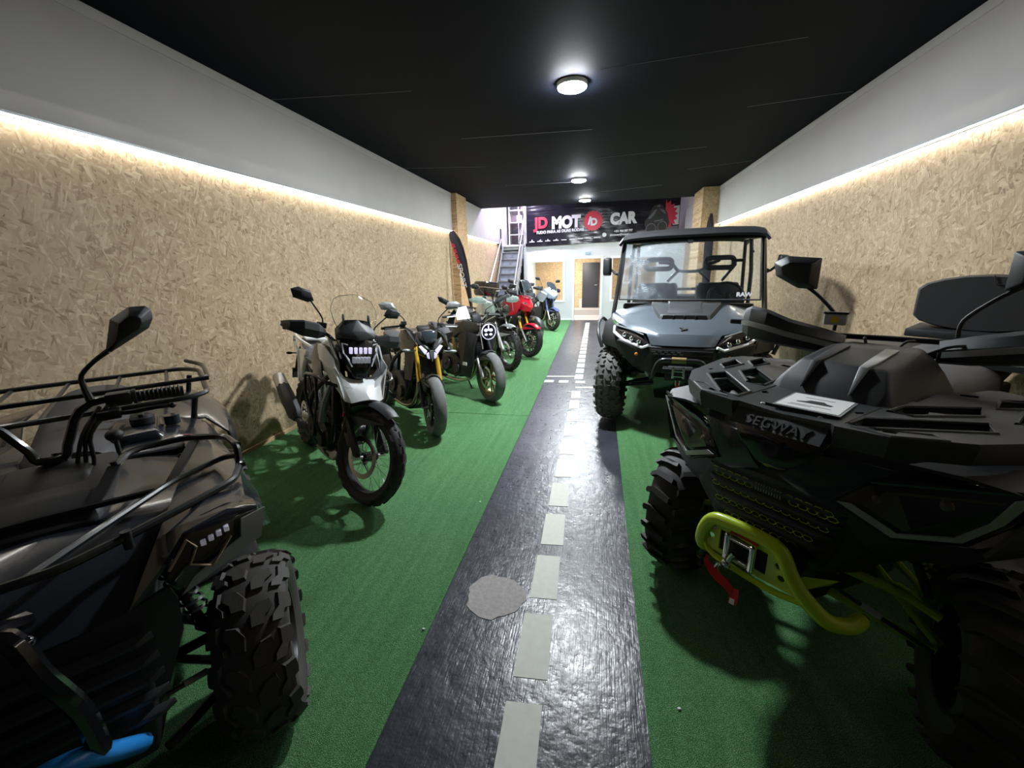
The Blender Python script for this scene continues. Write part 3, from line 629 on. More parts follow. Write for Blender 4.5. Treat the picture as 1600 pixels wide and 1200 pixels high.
    # headlights
    def hl(b): b.hull([(.19, .628, 1.052), (.30, .47, 1.022), (.372, .35, .985), (.43, .285, .902), (.405, .335, .868), (.30, .52, .91), (.215, .645, .985), (.15, .60, 1.0), (.30, .3, .93)], .004)
    H = sides('headlight', e, 'lamp_dark', hl)
    for s, h_ in zip((1, -1), H):
        b = B(); b.tube([(.198, s*.640, 1.045), (.232, s*.640, .985), (.315, s*.535, .918), (.412, s*.348, .868), (.440, s*.290, .897)], .016, 6, 0, sq=(1, .8)); obj('daytime_light', b, 'drl', h_)
        b = B(); b.tube([(.205, s*.625, 1.050), (.310, s*.465, 1.022), (.382, s*.345, .986)], .007, 6); obj('upper_trim', b, 'grey_light', h_)
        for i, (x, y, z) in enumerate([(.30, .53, .972), (.352, .455, .945), (.39, .385, .92)]):
            b = B(); b.ball((x, s*y, z), .022, (.8, 1, 1), 8); obj('projector', b, 'chrome', h_)
    # bull bar hoop, winch
    tubeobj('bull_bar', e, 'tube_black', [(.44, -.235, .62), (.60, -.235, .62), (.60, -.19, .80), (.60, .19, .80), (.60, .235, .62), (.44, .235, .62)], r=.020, corner=.07)
    b = B(); b.cyl((.60, -.075, .80), (.60, .045, .80), .028); obj('sleeve', b, 'bronze', e)
    b = B(); b.box((.52, 0, .69), (.12, .30, .05), .008); b.box((.50, 0, .64), (.10, .26, .09), .01); obj('winch_mount', b, 'metal_black', e)
    w_ = B(); w_.cyl((.53, -.10, .70), (.53, .10, .70), .035); wo = obj('winch', w_, 'metal_black', e)
    for y in (-.058, .03): b = B(); b.cyl((.60, y, .635), (.60, y, .735), .011); obj('roller', b, 'chrome', wo)
    for z in (.655, .70): b = B(); b.cyl((.605, -.055, z), (.605, .028, z), .007); obj('roller', b, 'chrome', wo)
    b = B(); b.tube([(.61, -.03, .62), (.61, .005, .62), (.61, .0, .575), (.61, -.028, .575)], .007, 6, 0, True); h_ = obj('hook', b, 'steel', wo)
    b = B(); b.sheet([[(.612, -.028, z), (.612+.004*sin(z*30), .006, z)] for z in (.60, .52, .45, .38, .34)], .003); st = obj('pull_strap', b, 'red', e)
    b = B(); [b.box((.6165, -.011, .42+.022*i), (.0012, .014, .012)) for i in range(5)]
    obj('strap_print', b, 'ink', st)
    b = B(); b.hull(both([(.36, .20, .50), (.44, .24, .60), (.26, .22, .34), (.20, .21, .34), (.40, .25, .60)]), .006); obj('skid_plate', b, 'paint_gloss_black', e)
    # suspension
    def arms(b):
        b.cyl((.12, .22, .46), (.02, .60, .38), .018); b.cyl((-.16, .22, .46), (-.02, .60, .38), .018); b.cyl((.10, .24, .60), (.0, .58, .52), .014); b.cyl((.16, .20, .50), (.14, .58, .44), .010)
    sides('control_arm', e, 'tube_black', arms)
    def shock(b):
        b.cyl((0, .30, .86), (0, .50, .50), .018)
        for i in range(9): t = i/9; b.lathe([(.030, -.005), (.036, 0), (.030, .005)], (0, .31+.15*t, .84-.27*t), 'z', 14)
    sides('shock_absorber', e, 'metal_black', shock)
    # cab
    b = B(); rr = []
    for X, z, hw in [(-.44, 1.895, .705), (-.50, 1.935, .70), (-.62, 1.965, .695), (-1.1, 2.0, .69), (-1.7, 1.99, .69), (-1.95, 1.95, .69), (-2.0, 1.92, .69)]:
        rr.append([(X, hw*f, z-.035*abs(f)**6-(.03 if abs(f) == 1 else 0)) for f in (-1, -.96, -.85, -.5, -.2, .2, .5, .85, .96, 1)])
    b.sheet(rr, .03); obj('roof', b, 'plastic_black', e, ang=30)
    def pil(b):
        b.tube([(-.36, .745, 1.10), (-.40, .725, 1.30), (-.52, .675, 1.86), (-.62, .655, 1.93)], .024, 8); b.tube([(-.52, .675, 1.88), (-1.9, .66, 1.93)], .022, 8)
        b.tube([(-1.30, .70, .95), (-1.30, .69, 1.55), (-1.36, .66, 1.93)], .022, 8); b.tube([(-1.9, .66, 1.93), (-2.0, .70, 1.0)], .022, 8); b.tube([(-1.32, .69, 1.75), (-1.62, .67, 1.92)], .016, 8)
    sides('roll_cage', e, 'tube_black', pil)
    b = B(); b.tube([(-.52, -.66, 1.885), (-.52, .66, 1.885)], .022); b.tube([(-1.36, -.66, 1.93), (-1.36, .66, 1.93)], .022); b.tube([(-1.98, -.68, 1.3), (-1.98, .68, 1.3)], .02); obj('cross_tube', b, 'tube_black', e)
    def wx(y, z): return -.36-(z-1.24)*.22+.0*y
    def gl(y, z): return (wx(y, z)+.03*(1-(y/.68)**2), y, z)
    b = B(); rows = [[gl(.685*f-(.05*(z-1.24)*f), z) for f in [i/10 for i in range(-10, 11)]] for z in (1.27, 1.42, 1.58, 1.74, 1.855)]
    b.sheet(rows, .005); ws = obj('windshield', b, 'windshield_hazy', e)
    b = B(); fr = [(-.69, 1.262), (.69, 1.262), (.655, 1.865), (-.655, 1.865)]
    b.tube([gl(y, z) for y, z in [(-.69, 1.262), (-.35, 1.262), (0, 1.262), (.35, 1.262), (.69, 1.262), (.672, 1.56), (.655, 1.865), (.3, 1.868), (0, 1.868), (-.3, 1.868), (-.655, 1.865), (-.672, 1.56)]], .011, 6, closed=True); obj('windshield_frame', b, 'plastic_black', ws)
    b = text_mesh('RAW', .055, .0008, basis((-.352, .47, 1.297), (0, 1, 0), (-.2, 0, 1)), .003, 1.1, align='LEFT'); obj('sticker', b, 'white_print', ws)
    b = B(); b.box((-.345, .0, 1.845), (.03, .05, .03)); obj('clip', b, 'plastic_black', ws)
    b = B(); b.hull(both([(-.46, .66, 1.22), (-.78, .62, 1.20), (-.86, .62, 1.05), (-.46, .66, .95), (-.8, .6, .90)]), .02); d = obj('dashboard', b, 'plastic_black', e)
    b = B(); b.hull([(-.66, y, z) for y in (.25, .58) for z in (1.18, 1.26)]+[(-.80, y, z) for y in (.28, .55) for z in (1.15, 1.24)], .01); obj('instrument_hood', b, 'plastic_dark', d)
    T = Matrix.Translation((-.92, .42, 1.25)) @ Matrix.Rotation(rad(-28), 4, 'Y')
    b = B(); b.M = T; b.tube([(0, .185*cos(a*pi/12), .185*sin(a*pi/12)) for a in range(24)], .015, 8, closed=True)
    for a in (0, 2.1, 4.2): b.tube([(.03, 0, 0), (0, .175*cos(a+pi/6), .175*sin(a+pi/6))], .012, 6)
    b.ball((.03, 0, 0), .05, (.5, 1, 1), 8); b.cyl((.03, 0, 0), (.25, 0, -.05), .025); obj('steering_wheel', b, 'plastic_black', e)
    for s in (-1, 1):
        c = s*.36; b = B(); b.hull([(-.98, c-.27, .82), (-.98, c+.27, .82), (-1.48, c-.27, .76), (-1.48, c+.27, .76), (-.96, c-.26, .70), (-.96, c+.26, .70), (-1.5, c-.26, .66), (-1.5, c+.26, .66)], .04); st = obj('seat', b, 'seat_vinyl', e)
        b = B(); b.hull([(-1.42, c-.27, .78), (-1.42, c+.27, .78), (-1.52, c-.25, 1.40), (-1.52, c+.25, 1.40), (-1.56, c-.27, .78), (-1.56, c+.27, .78), (-1.62, c-.24, 1.40), (-1.62, c+.24, 1.40)], .035); obj('backrest', b, 'plastic_black', st)
        q = [(-1.5, c-.16, 1.58), (-1.5, c+.16, 1.58), (-1.52, c+.16, 1.70), (-1.52, c-.16, 1.70)]
        b = B(); b.tube(q, .032, 8, 0, True, None, .055); obj('headrest', b, 'plastic_black', st)
        b = B(); b.hull([(-.55-.04, s*.87+y, 1.49+z) for y, z in ((-.045, 0), (.05, .0), (.055, .06), (.05, .20), (-.04, .21), (-.05, .1))]+[(-.55+.05, s*.87+y*.8, 1.51+z*.85) for y, z in ((-.045, 0), (.05, .0), (.05, .20), (-.04, .20))], .012)
        for v in b.bm.verts: v.co.z += .03 if s < 0 else 0
        mr = obj('side_mirror', b, 'plastic_black', e)
        b = B(); b.tube([(-.52, s*.70, 1.54), (-.56, s*.77, 1.54), (-.57, s*.84, 1.60)], .014, 8); b.ball((-.54, s*.74, 1.54), .024, n=6); obj('mirror_arm', b, 'plastic_black', mr)
        b = B(); b.hull([(-.595, s*.87+y, 1.52+z) for y in (-.035, .04) for z in (0, .16)]+[(-.60, s*.87+y, 1.52+z) for y in (-.035, .04) for z in (0, .16)]); obj('mirror_glass', b, 'chrome', mr)
    b = B(); b.tube([(-1.55, -.36, 1.66), (-1.5, -.20, 1.64), (-1.5, -.10, 1.55), (-1.5, .14, 1.55), (-1.5, .24, 1.62), (-1.55, .36, 1.67)], .02, 8, 4); b.tube([(-1.5, .12, 1.55), (-1.5, .26, 1.42)], .016); b.tube([(-1.5, -.12, 1.55), (-1.5, -.24, 1.42)], .022); b.tube([(-1.5, .5, 1.66), (-1.36, .62, 1.66)], .018); b.tube([(-1.5, .40, 1.42), (-1.5, .54, 1.62)], .018); b.tube([(-1.5, -.5, 1.68), (-1.36, -.62, 1.68)], .018); obj('seat_frame', b, 'plastic_black', e)
    b = B(); b.hull([(-1.72, y, z) for y in (-.70, .70) for z in (.92, 1.22)]+[(-2.62, y, z) for y in (-.70, .70) for z in (.94, 1.20)], .02); obj('cargo_bed', b, 'plastic_black', e)
    return e
build_utv()
# ---------------------------------------------------------------- black quad with lime bumper (right)
def build_quad_lime():
    e = empty('quad_bike', (.88, 1.744, .009), 3.881, 'black quad bike with lime green bumper and lettered front deck, right foreground', 'quad bike')
    for s in (-1, 1): car_wheel(e, 'front_wheel', (0, s*.575, .325), .325, .25, .165, s, .42, 20, MUD_TREAD, .022, 'rubber')
    for s in (-1, 1): car_wheel(e, 'rear_wheel', (-1.30, s*.56, .325), .325, .28, .165, s, 0, 20, MUD_TREAD, .022, 'rubber')
    # frame, belly and engine
    b = B(); b.hull(both([(.28, .16, .40), (.30, .18, .62), (-1.45, .20, .36), (-1.45, .22, .6), (-.3, .22, .30), (-1.0, .22, .30)]), .01); obj('frame', b, 'metal_black', e)
    b = B(); b.hull(both([(-.35, .16, .40), (-.35, .2, .75), (-.85, .18, .40), (-.85, .22, .72)]), .03); b.cyl((-.6, .2, .5), (-.6, .28, .5), .12); obj('engine', b, 'metal_black', e)
    # body shell: nose, fenders
    b = B(); b.hull(both([(.30, .13, 1.04), (.335, .12, .97), (.345, .21, .84), (.31, .30, .70), (.05, .45, .98), (.0, .40, 1.05), (.05, .40, .72), (.30, .19, .55), (.20, .26, .56), (-.2, .3, 1.02), (-.2, .3, .7)]), .012); obj('nose', b, 'plastic_black', e)
    b = B(); b.hull(both([(.335, .15, 1.035), (.350, .14, .985), (.362, .06, .905), (.352, .0, .885), (.30, .16, 1.04), (.30, .05, .88)]), .006); obj('nose_panel', b, 'paint_gloss_black', e)
    sides('nose_trim', e, 'paint_graphite', lambda b: b.sheet([[(.345, .135, .99), (.318, .255, 1.0), (.285, .31, .99)], [(.367, .055, .905), (.358, .16, .865), (.34, .235, .86)], [(.366, .03, .885), (.352, .14, .835), (.345, .205, .835)]], .008))
    def fend(b):
        b.sheet([[(.26, .33, 1.015), (.13, .42, 1.04), (-.10, .46, 1.055), (-.36, .44, 1.06), (-.55, .36, 1.03)],
                 [(.25, .44, 1.02), (.12, .54, 1.03), (-.10, .57, 1.03), (-.36, .56, 1.01), (-.55, .50, .96)],
                 [(.215, .565, 1.0), (.10, .63, 1.0), (-.10, .66, .985), (-.34, .66, .93), (-.52, .62, .84)],
                 [(.20, .575, .93), (.10, .65, .94), (-.10, .69, .93), (-.34, .69, .86), (-.50, .65, .74)],
                 [(.23, .52, .80), (.12, .61, .87), (-.10, .66, .87), (-.32, .66, .79), (-.48, .62, .64)]], .012)
    sides('front_fender', e, 'plastic_black', fend)
    def lower(b): b.sheet([[(.34, .215, .84), (.315, .36, .795), (.235, .50, .81), (.14, .60, .86)], [(.335, .20, .76), (.30, .35, .72), (.22, .47, .74), (.12, .58, .80)], [(.31, .19, .64), (.24, .30, .64), (.16, .36, .66), (.06, .42, .70)]], .01)
    sides('front_cowl', e, 'plastic_dark', lower)
    # headlights
    o6 = [(.352, .205, .865), (.318, .275, .945), (.205, .575, 1.005), (.205, .535, .905), (.235, .475, .825), (.322, .345, .800)]
    cen = Vector((.26, .40, .90))
    H = sides('headlight', e, 'lamp_dark', lambda b: b.hull([p for p in o6]+[(p[0]-.07, p[1], p[2]) for p in o6], .004))
    for s, h in zip((1, -1), H):
        f_ = lambda p, k, dx=.0: (p[0]*k+cen.x*(1-k)+dx, s*(p[1]*k+cen.y*(1-k)), p[2]*k+cen.z*(1-k))
        b = B(); b.sheet([[f_(o6[i], .97, .010) for i in (2, 3, 4, 5, 0)], [f_(o6[i], .80, .016) for i in (2, 3, 4, 5, 0)]], .006); obj('light_band', b, 'silver_trim', h)
        b = B(); b.loft([[f_(p, .76, -.004) for p in o6], [f_(p, .70, .010) for p in o6]]); obj('lens', b, 'lens_brown', h)
        for i, (x, y, z) in enumerate([(.315, .285, .895), (.265, .42, .925)]):
            b = B(); b.ball((x-.006, s*y, z), .026, (.6, 1, 1), 8); obj('projector', b, 'lamp_inner', h)
        b = B(); b.tube([f_(p, 1.05, -.006) for p in o6], .007, 6, closed=True); obj('bezel', b, 'paint_graphite', h)
    # grille: slats and lime hexagon mesh
    g = B(); g.hull(both([(.318, .27, .845), (.335, .20, .60), (.25, .28, .85), (.25, .20, .58), (.335, .16, .88)]), .006); gr = obj('grille', g, 'plastic_black', e)
    for z0, w in ((.865, .18), (.825, .24), (.775, .235), (.725, .22), (.675, .205), (.625, .19)):
        b = B(); b.hull(both([(.338, w, z0), (.352, w*.8, z0-.012), (.352, w*.8, z0-.026), (.33, w, z0-.02)]), .002); obj('slat', b, 'plastic_dark', gr)
    def hexrow(y0, n, z, r, rows):
        b = B()
        for q in range(rows):
            for i in range(n):
                y = y0+i*r*1.9+(q % 2)*r*.95; zc = z-q*r*.95
                pts = [(.350, y+r*1.05*cos(a*pi/3), zc+r*.62*sin(a*pi/3)) for a in range(6)]
                b.tube(pts, .0013, 4, closed=True)
        return b
    for y0, n, z, rows in ((-.200, 5, .808, 2), (.075, 5, .808, 2), (-.195, 14, .748, 1), (-.175, 12, .690, 1), (-.13, 9, .640, 1)):
        obj('hex_mesh', hexrow(y0, n, z, .0155, rows), 'lime', gr)
    b = B()
    for i in range(10): b.box((.350, -.040+i*.0095, .802), (.003, .003, .030))
    obj('vent_comb', b, 'grey_light', gr)
    # front deck
    half = [(.335, .0), (.335, .150), (.352, .165), (.352, .30), (.225, .45), (.09, .535), (-.25, .60), (-.37, .56), (-.46, .36), (-.44, .33), (-.36, .30), (-.30, .235), (-.12, .225), (-.10, .18)]
    outl = [(x, -y) for x, y in half]+[(x, y) for x, y in half[:0:-1]]
    S = [[(.0, .42), (.085, .455), (.30, .25), (.30, .185), (.20, .185)], [(-.26, .535), (-.12, .525), (-.06, .465), (-.20, .455)],
         [(-.17, .37), (-.07, .395), (.08, .27), (.07, .205), (-.03, .215)], [(-.38, .46), (-.27, .47), (-.19, .40), (-.30, .385)],
         [(-.02, .505), (.0, .51), (.01, .495), (-.01, .49)], [(.29, .30), (.31, .30), (.315, .27), (.295, .265)], [(-.02, .30+.02), (.01, .32), (.02, .29), (-.01, .285)], [(-.33, .33), (-.30, .335), (-.29, .29), (-.32, .285)], [(.13, .16), (.15, .17), (.17, .155), (.15, .14)]]
    holes = [h for h in S]+[[(x, -y) for x, y in h] for h in S]+[[(.265, -.09), (.30, -.09), (.30, .10), (.265, .10)]]
    def dz(x, y): return 1.072+.018*min(1, abs(y)/.3)+.010*(x < 0)*abs(x)/.4
    b = B(); b.plate(outl, holes, lambda x, y: (x, y, dz(x, y)), (0, 0, .022)); dk = obj('front_deck', b, 'plastic_rack', e, ang=20)
    b = B(); b.hull(both([(.30, .48, 1.0-.0), (-.40, .50, 1.03), (.33, .1, 1.0), (-.45, .30, 1.03)])); 
    b = B(); b.tube([(x, y, dz(x, y)+.006) for x, y in outl[:12]+outl[16:]], .012, 6); 
    b2 = B(); pts = [(x, y) for x, y in outl]
    for i in range(len(pts)):
        (x0, y0), (x1, y1) = pts[i], pts[(i+1) % len(pts)]
        k = lambda x, y, q: (x*(1-.06*q), y*(1-.05*q))
        if max(abs(y0), abs(y1)) < .24 and x0 < 0: continue
        b2.loft([[(x0, y0, dz(x0, y0)+.021), (*k(x0, y0, -.15), dz(x0, y0)+.008), (*k(x0, y0, .3), dz(x0, y0)-.045), (*k(x0, y0, 1), dz(x0, y0)-.045)], [(x1, y1, dz(x1, y1)+.021), (*k(x1, y1, -.15), dz(x1, y1)+.008), (*k(x1, y1, .3), dz(x1, y1)-.045), (*k(x1, y1, 1), dz(x1, y1)-.045)]])
    obj('deck_skirt', b2, 'plastic_rack', dk)
    for h in holes[:4]+holes[9:13]:
        s = 1 if h[0][1] > 0 else -1; b = B(); b.tube([(x, y, dz(x, y)+.022) for x, y in h], .0065, 6, closed=True); obj('slot_rim', b, 'plastic_rack', dk)
    b = B()
    for y in (.175, -.175): b.tube([(x, y*(1+max(0, -x)*.6), dz(x, y)+.022) for x in (.30, .1, -.1)], .003, 4)
    obj('deck_seam', b, 'ink', dk)
    for s in (-1, 1):
        b = B(); b.tube([(x, s*y, dz(x, y)+.021) for x, y in ((.325, .20), (.345, .30), (.26, .40), (.24, .36), (.31, .25))], .005, 5, closed=True); obj('tie_loop', b, 'plastic_black', dk)
        b = B(); b.ball((.285, s*.095+.005, 1.098), .009, (1, 1, .6), 6); obj('bolt', b, 'white_gloss', dk)
    b = text_mesh('SEGWAY', .052, .0016, basis((.3805, .008, 1.045), (0, 1, 0), (-1, 0, .95)), .0006, .92, 1.12, align='CENTER'); 
    obj('lettering', b, 'ink', dk)
    b = B(); b.poly([(.387, -.15, 1.036), (.387, .15, 1.036), (.330, .15, 1.092), (.330, -.15, 1.092)], (-.03, 0, -.012)); obj('letter_strip', b, 'plastic_rack', dk)
    # console pod, handlebar
    b = B(); b.hull(both([(.08, .16, 1.05), (.02, .235, 1.05), (-.52, .25, 1.05), (-.62, .18, 1.05), (.0, .18, 1.15), (-.07, .145, 1.215), (-.14, .165, 1.205), (-.45, .19, 1.19), (-.30, .145, 1.25), (-.46, .12, 1.25), (-.60, .10, 1.16)]), .014, 3); pod = obj('console_pod', b, 'plastic_black', e, ang=50)
    for y in (-.085, .075):
        b = B(); b.hull([(-.12, y-.020, 1.226), (-.12, y+.020, 1.226), (-.30, y-.022, 1.257), (-.30, y+.022, 1.257), (.043, y, 1.12), (-.05, y-.012, 1.219), (-.05, y+.012, 1.219), (-.2, y, 1.15)], .002); obj('pod_rib', b, 'grey_light' if y > 0 else 'ink', pod)  # one rib pale, one dark: lit and shaded groove sides put into the colours
    T = Matrix.Translation((-.5, 0, 0)) @ Matrix.Rotation(.30, 4, 'Z')
    b = B(); b.M = T; b.tube([(-.08, -.66, 1.30), (-.04, -.36, 1.30), (.0, -.22, 1.27), (.03, -.12, 1.20), (.03, 0, 1.195), (.03, .12, 1.20), (.0, .22, 1.27), (-.04, .36, 1.30), (-.08, .66, 1.30)], .013, 8, 3)
    b.tube([(.0, -.22, 1.27), (.0, .22, 1.27)], .012); b.cyl((.02, 0, 1.20), (.14, 0, .8), .03); hb = obj('handlebar', b, 'tube_black', e)
    for s in (-1, 1):
        b = B(); b.M = T; b.tube([(-.05, s*.40, 1.30), (-.08, s*.56, 1.30)], .019, 10); obj('grip', b, 'rubber', hb)
        def pr(v): return (v[0], s*v[1], v[2])
        b = B(); b.M = T; R_ = []
        for y, x, zt, zb in [(.15, .035, 1.275, 1.185), (.24, .085, 1.31, 1.195), (.36, .115, 1.345, 1.215), (.46, .10, 1.385, 1.225), (.54, .05, 1.395, 1.235), (.585, -.03, 1.375, 1.245)]:
            zm = (zt+zb)/2-.005; R_.append([pr((x-.02, y, zt)), pr((x+.005, y, zt-.012)), pr((x+.028, y, zm+.020)), pr((x+.026, y, zm-.012)), pr((x+.02, y, zb+.014)), pr((x-.01, y, zb)), pr((x-.02, y, zb+.01)), pr((x+.004, y, zm))])
        b.loft(R_); hg = obj('hand_guard', b, 'plastic_rack', hb, ang=26)
        b = B(); b.M = T; b.sheet([[pr((x+.033, y, z+.016)) for y, x, z in ((.16, .035, 1.223), (.24, .085, 1.247), (.36, .115, 1.276), (.46, .10, 1.30), (.54, .05, 1.31), (.58, -.0, 1.305))], [pr((x+.034, y, z-.008)) for y, x, z in ((.16, .035, 1.223), (.24, .085, 1.247), (.36, .115, 1.276), (.46, .10, 1.30), (.54, .05, 1.31), (.58, -.0, 1.305))]], .004); obj('guard_stripe', b, 'grey_light', hg)
        b = B(); b.M = T; b.tube([pr(v) for v in ((-.01, .20, 1.29), (-.01, .205, 1.36), (.0, .27, 1.44), (.0, .33, 1.49))], .008, 8, 4); mr = obj('mirror', b, 'plastic_black', hb)
        q = [(0, -.06, -.075), (0, .02, -.07), (0, .12, -.01), (0, .135, .055), (0, .08, .085), (0, -.06, .07)]
        c = Vector((.0, .345, 1.55)); b = B(); b.M = T; b.hull([pr(c+Vector(v)) for v in q]+[pr(c+Vector((.055, v[1]*.6+.01, v[2]*.6))) for v in q], .006); obj('mirror_shell', b, 'plastic_dark', mr)
        b = B(); b.M = T; b.hull([pr(c+Vector((-.004, v[1]*.9, v[2]*.9))) for v in q]+[pr(c+Vector((0, v[1]*.9, v[2]*.9))) for v in q]); obj('mirror_glass', b, 'chrome', mr)
        b = B(); b.M = T; b.tube([pr(v) for v in ((.0, .24, 1.29), (.05, .30, 1.295), (.055, .46, 1.30))], .006, 6); obj('lever', b, 'alu', hb)
    b = B(); b.M = T; b.box((.01, -.20, 1.345), (.05, .085, .05), .006); rs = obj('brake_reservoir', b, 'ink_grey', hb)
    b = B(); b.M = T; b.box((.01, -.20, 1.374), (.056, .092, .010), .003); obj('reservoir_cap', b, 'plastic_black', rs)
    b = B(); b.M = T; b.cyl((.030, -.20, 1.345), (.0365, -.20, 1.345), .016); obj('warning_mark', b, 'yellow', rs)
    b = B()
    for k in range(4): b.tube([(-.50, -.26+.17*k, 1.27), (-.45, -.20+.13*k, 1.262), (-.44, -.1+.06*k, 1.18)], .006, 6, 4)
    obj('cables', b, 'rubber', hb)
    # seat, backrest, rear
    sr = []
    for X, hw, zt in [(-.60, .13, 1.04), (-.72, .19, 1.075), (-1.0, .225, 1.08), (-1.25, .235, 1.09), (-1.38, .22, 1.13), (-1.6, .21, 1.14), (-1.7, .18, 1.12)]:
        sr.append([(X, hw*cos(a), zt-.13+.13*max(0, sin(a))**.5 if sin(a) > 0 else zt-.14) for a in [pi*i/12 for i in range(13)]]+[(X, -hw*.8, zt-.17), (X, hw*.8, zt-.17)])
    b = B(); b.loft(sr); obj('seat', b, 'seat_vinyl', e, ang=60)
    b = B(); r2 = []
    for X, k in [(-1.76, .94), (-1.79, 1.0), (-1.88, 1.0), (-1.92, .92)]:
        r2.append([(X, .30*k*max(-1, min(1, 1.25*cos(a))), 1.34+(.17*k*sin(a) if sin(a) > 0 else .16*k*sin(a))) for a in [2*pi*i/24 for i in range(24)]])
    b.loft(r2); br = obj('passenger_backrest', b, 'seat_grey', e, ang=50)
    b = B(); b.tube([(-1.755, y, z) for y, z in ((.02, 1.505), (.035, 1.455), (.20, 1.455))], .003, 4); obj('piping', b, 'rubber', br)
    b = B(); b.hull(both([(-1.70, .30, 1.13), (-1.95, .30, 1.15), (-1.70, .30, 1.18), (-1.95, .30, 1.2)]), .01); obj('backrest_base', b, 'plastic_black', br)
    half = [(-1.25, .30), (-1.20, .50), (-1.45, .55), (-1.95, .48), (-2.0, .20)]
    b = B(); b.plate([(x, -y) for x, y in half]+[(x, y) for x, y in half[::-1]], [], lambda x, y: (x, y, 1.06), (0, 0, .03)); obj('rear_deck', b, 'plastic_rack', e)
    def rfn(b):
        b.sheet([[(-.85, .50, .78), (-1.0, .42, 1.0), (-1.3, .40, 1.04), (-1.7, .40, 1.0)], [(-.85, .62, .74), (-1.0, .60, .95), (-1.3, .62, .99), (-1.72, .60, .93)], [(-.87, .68, .68), (-1.0, .69, .88), (-1.3, .70, .92), (-1.72, .68, .85)]], .012)
        b.hull([(-.5, .20, .34), (-.5, .60, .34), (-1.0, .20, .34), (-1.0, .60, .34), (-.48, .6, .40), (-1.02, .6, .40), (-.5, .2, .37), (-1, .2, .37)], .01)
    sides('rear_fender', e, 'plastic_black', rfn)
    b = B(); b.hull(both([(-.30, .26, 1.02), (-.65, .18, 1.0), (-.3, .25, .55), (-1.6, .22, .95), (-1.6, .22, .55)]), .02); obj('side_panels', b, 'plastic_black', e)
    # lime bumper, winch
    b = B(); b.tube([(.16, -.20, .44), (.30, -.19, .45), (.42, -.175, .50), (.458, -.160, .58), (.462, -.125, .655), (.462, -.06, .675), (.462, .06, .680), (.462, .125, .665), (.462, .165, .60), (.455, .215, .54), (.43, .275, .49), (.37, .315, .475), (.31, .32, .47)], .025, 12, 5); bp = obj('bumper', b, 'lime', e)
    b = B(); b.cyl((.31, .32, .47), (.296, .32, .469), .019); obj('tube_plug', b, 'rubber', bp)
    hl = lambda y, z: [(y+.012*cos(a*pi/5), z+.012*sin(a*pi/5)) for a in range(10)]
    b = B(); b.plate([(-.155, .60), (-.12, .655), (.12, .66), (.16, .60), (.20, .53), (.06, .52), (-.13, .53)], [hl(-.118, .625), hl(-.122, .585), hl(.122, .605), hl(.135, .565), [(-.09, .545), (.085, .545), (.085, .63), (-.09, .63)]], lambda y, z: (.452, y, z), (.006, 0, 0)); obj('bumper_plate', b, 'lime', bp)
    b = B(); b.tube([(.45, -.15, .545), (.465, -.10, .512), (.465, .10, .505), (.45, .20, .515)], .011, 8, 3); obj('lower_rung', b, 'lime', bp)
    b = B(); b.hull([(.44, .165, .58), (.36, .26, .60), (.44, .20, .56), (.36, .24, .57), (.43, .19, .60)]); obj('gusset', b, 'lime', bp)
    b = B(); b.box((.445, 0, .587), (.012, .19, .09), .004); wm = obj('winch_plate', b, 'metal_black', e)
    b = B(); b.cyl((.36, -.10, .59), (.36, .12, .59), .042); b.cyl((.36, .07, .59), (.36, .15, .59), .05); obj('winch_drum', b, 'metal_black', wm)
    for y in (-.047, .045): b = B(); b.cyl((.478, y, .545), (.478, y, .635), .0125, n=16); b.ball((.478, y, .636), .013, n=6); obj('roller', b, 'chrome', wm)
    for z in (.552, .628): b = B(); b.cyl((.475, -.047, z), (.475, .045, z), .008); obj('roller', b, 'chrome', wm)
    b = B(); b.box((.455, .0, .645), (.012, .10, .010)); obj('warning_strip', b, 'red', wm)
    b = B(); b.cyl((.50, -.025, .545), (.495, -.01, .585), .009); b.ball((.502, -.03, .535), .018, (.7, 1, 1), 8); b.tube([(.51, -.05, .525), (.51, -.06, .50), (.515, -.03, .475), (.515, .0, .485)], .007, 6, 3); b.ball((.51, -.012, .462), .014, (.6, .8, 1.2), 6); obj('winch_hook', b, 'steel', wm)
    b = B(); b.sheet([[(.525, y, z), (.535, y+.012*0, z-.032)] for y, z in ((-.095, .548), (-.075, .52), (-.045, .503), (-.01, .495), (.02, .478))], .003); b.sheet([[(.528, .012, .475), (.528, .042, .480)], [(.532, .014, .44), (.532, .044, .444)], [(.53, .01, .41), (.53, .04, .412)]], .003); st = obj('pull_strap', b, 'red', wm)
    b = B(); b.sheet([[(.533, .016, .435), (.533, .034, .438)], [(.534, .015, .412), (.534, .033, .414)]], .001); obj('strap_label', b, 'white_paper', st)
    # suspension
    def arms(b):
        b.tube([(.12, .185, .50), (.03, .36, .455), (.01, .44, .42)], .016, 8); b.tube([(-.18, .19, .50), (-.03, .38, .46)], .014, 8)
        b.hull([(.04, .30, .485), (.03, .385, .475), (.06, .37, .50), (.05, .33, .505), (.02, .30, .46), (.02, .40, .45)], .003)
    sides('upper_arm', e, 'lime', arms)
    sides('lower_arm', e, 'lime_shaded', lambda b: (b.tube([(.15, .17, .40), (.02, .45, .30)], .016, 8), b.tube([(-.20, .17, .40), (-.02, .45, .30)], .016, 8)))  # same lime as the upper arm, dimmed: shade put into the colour
    sides('arm_bushing', e, 'orange', lambda b: b.lathe([(.0, -.008), (.028, -.006), (.028, .008), (0, .010)], (.13, .178, .503), 'y', 16))
    T_ = sides('tie_rod', e, 'tube_black', lambda b: b.tube([(.16, .21, .43), (.10, .46, .345)], .007, 8))
    for s, t in zip((1, -1), T_): b = B(); b.cyl((.145, s*.27, .41), (.132, s*.325, .391), .011); obj('tie_sleeve', b, 'ink_grey', t)
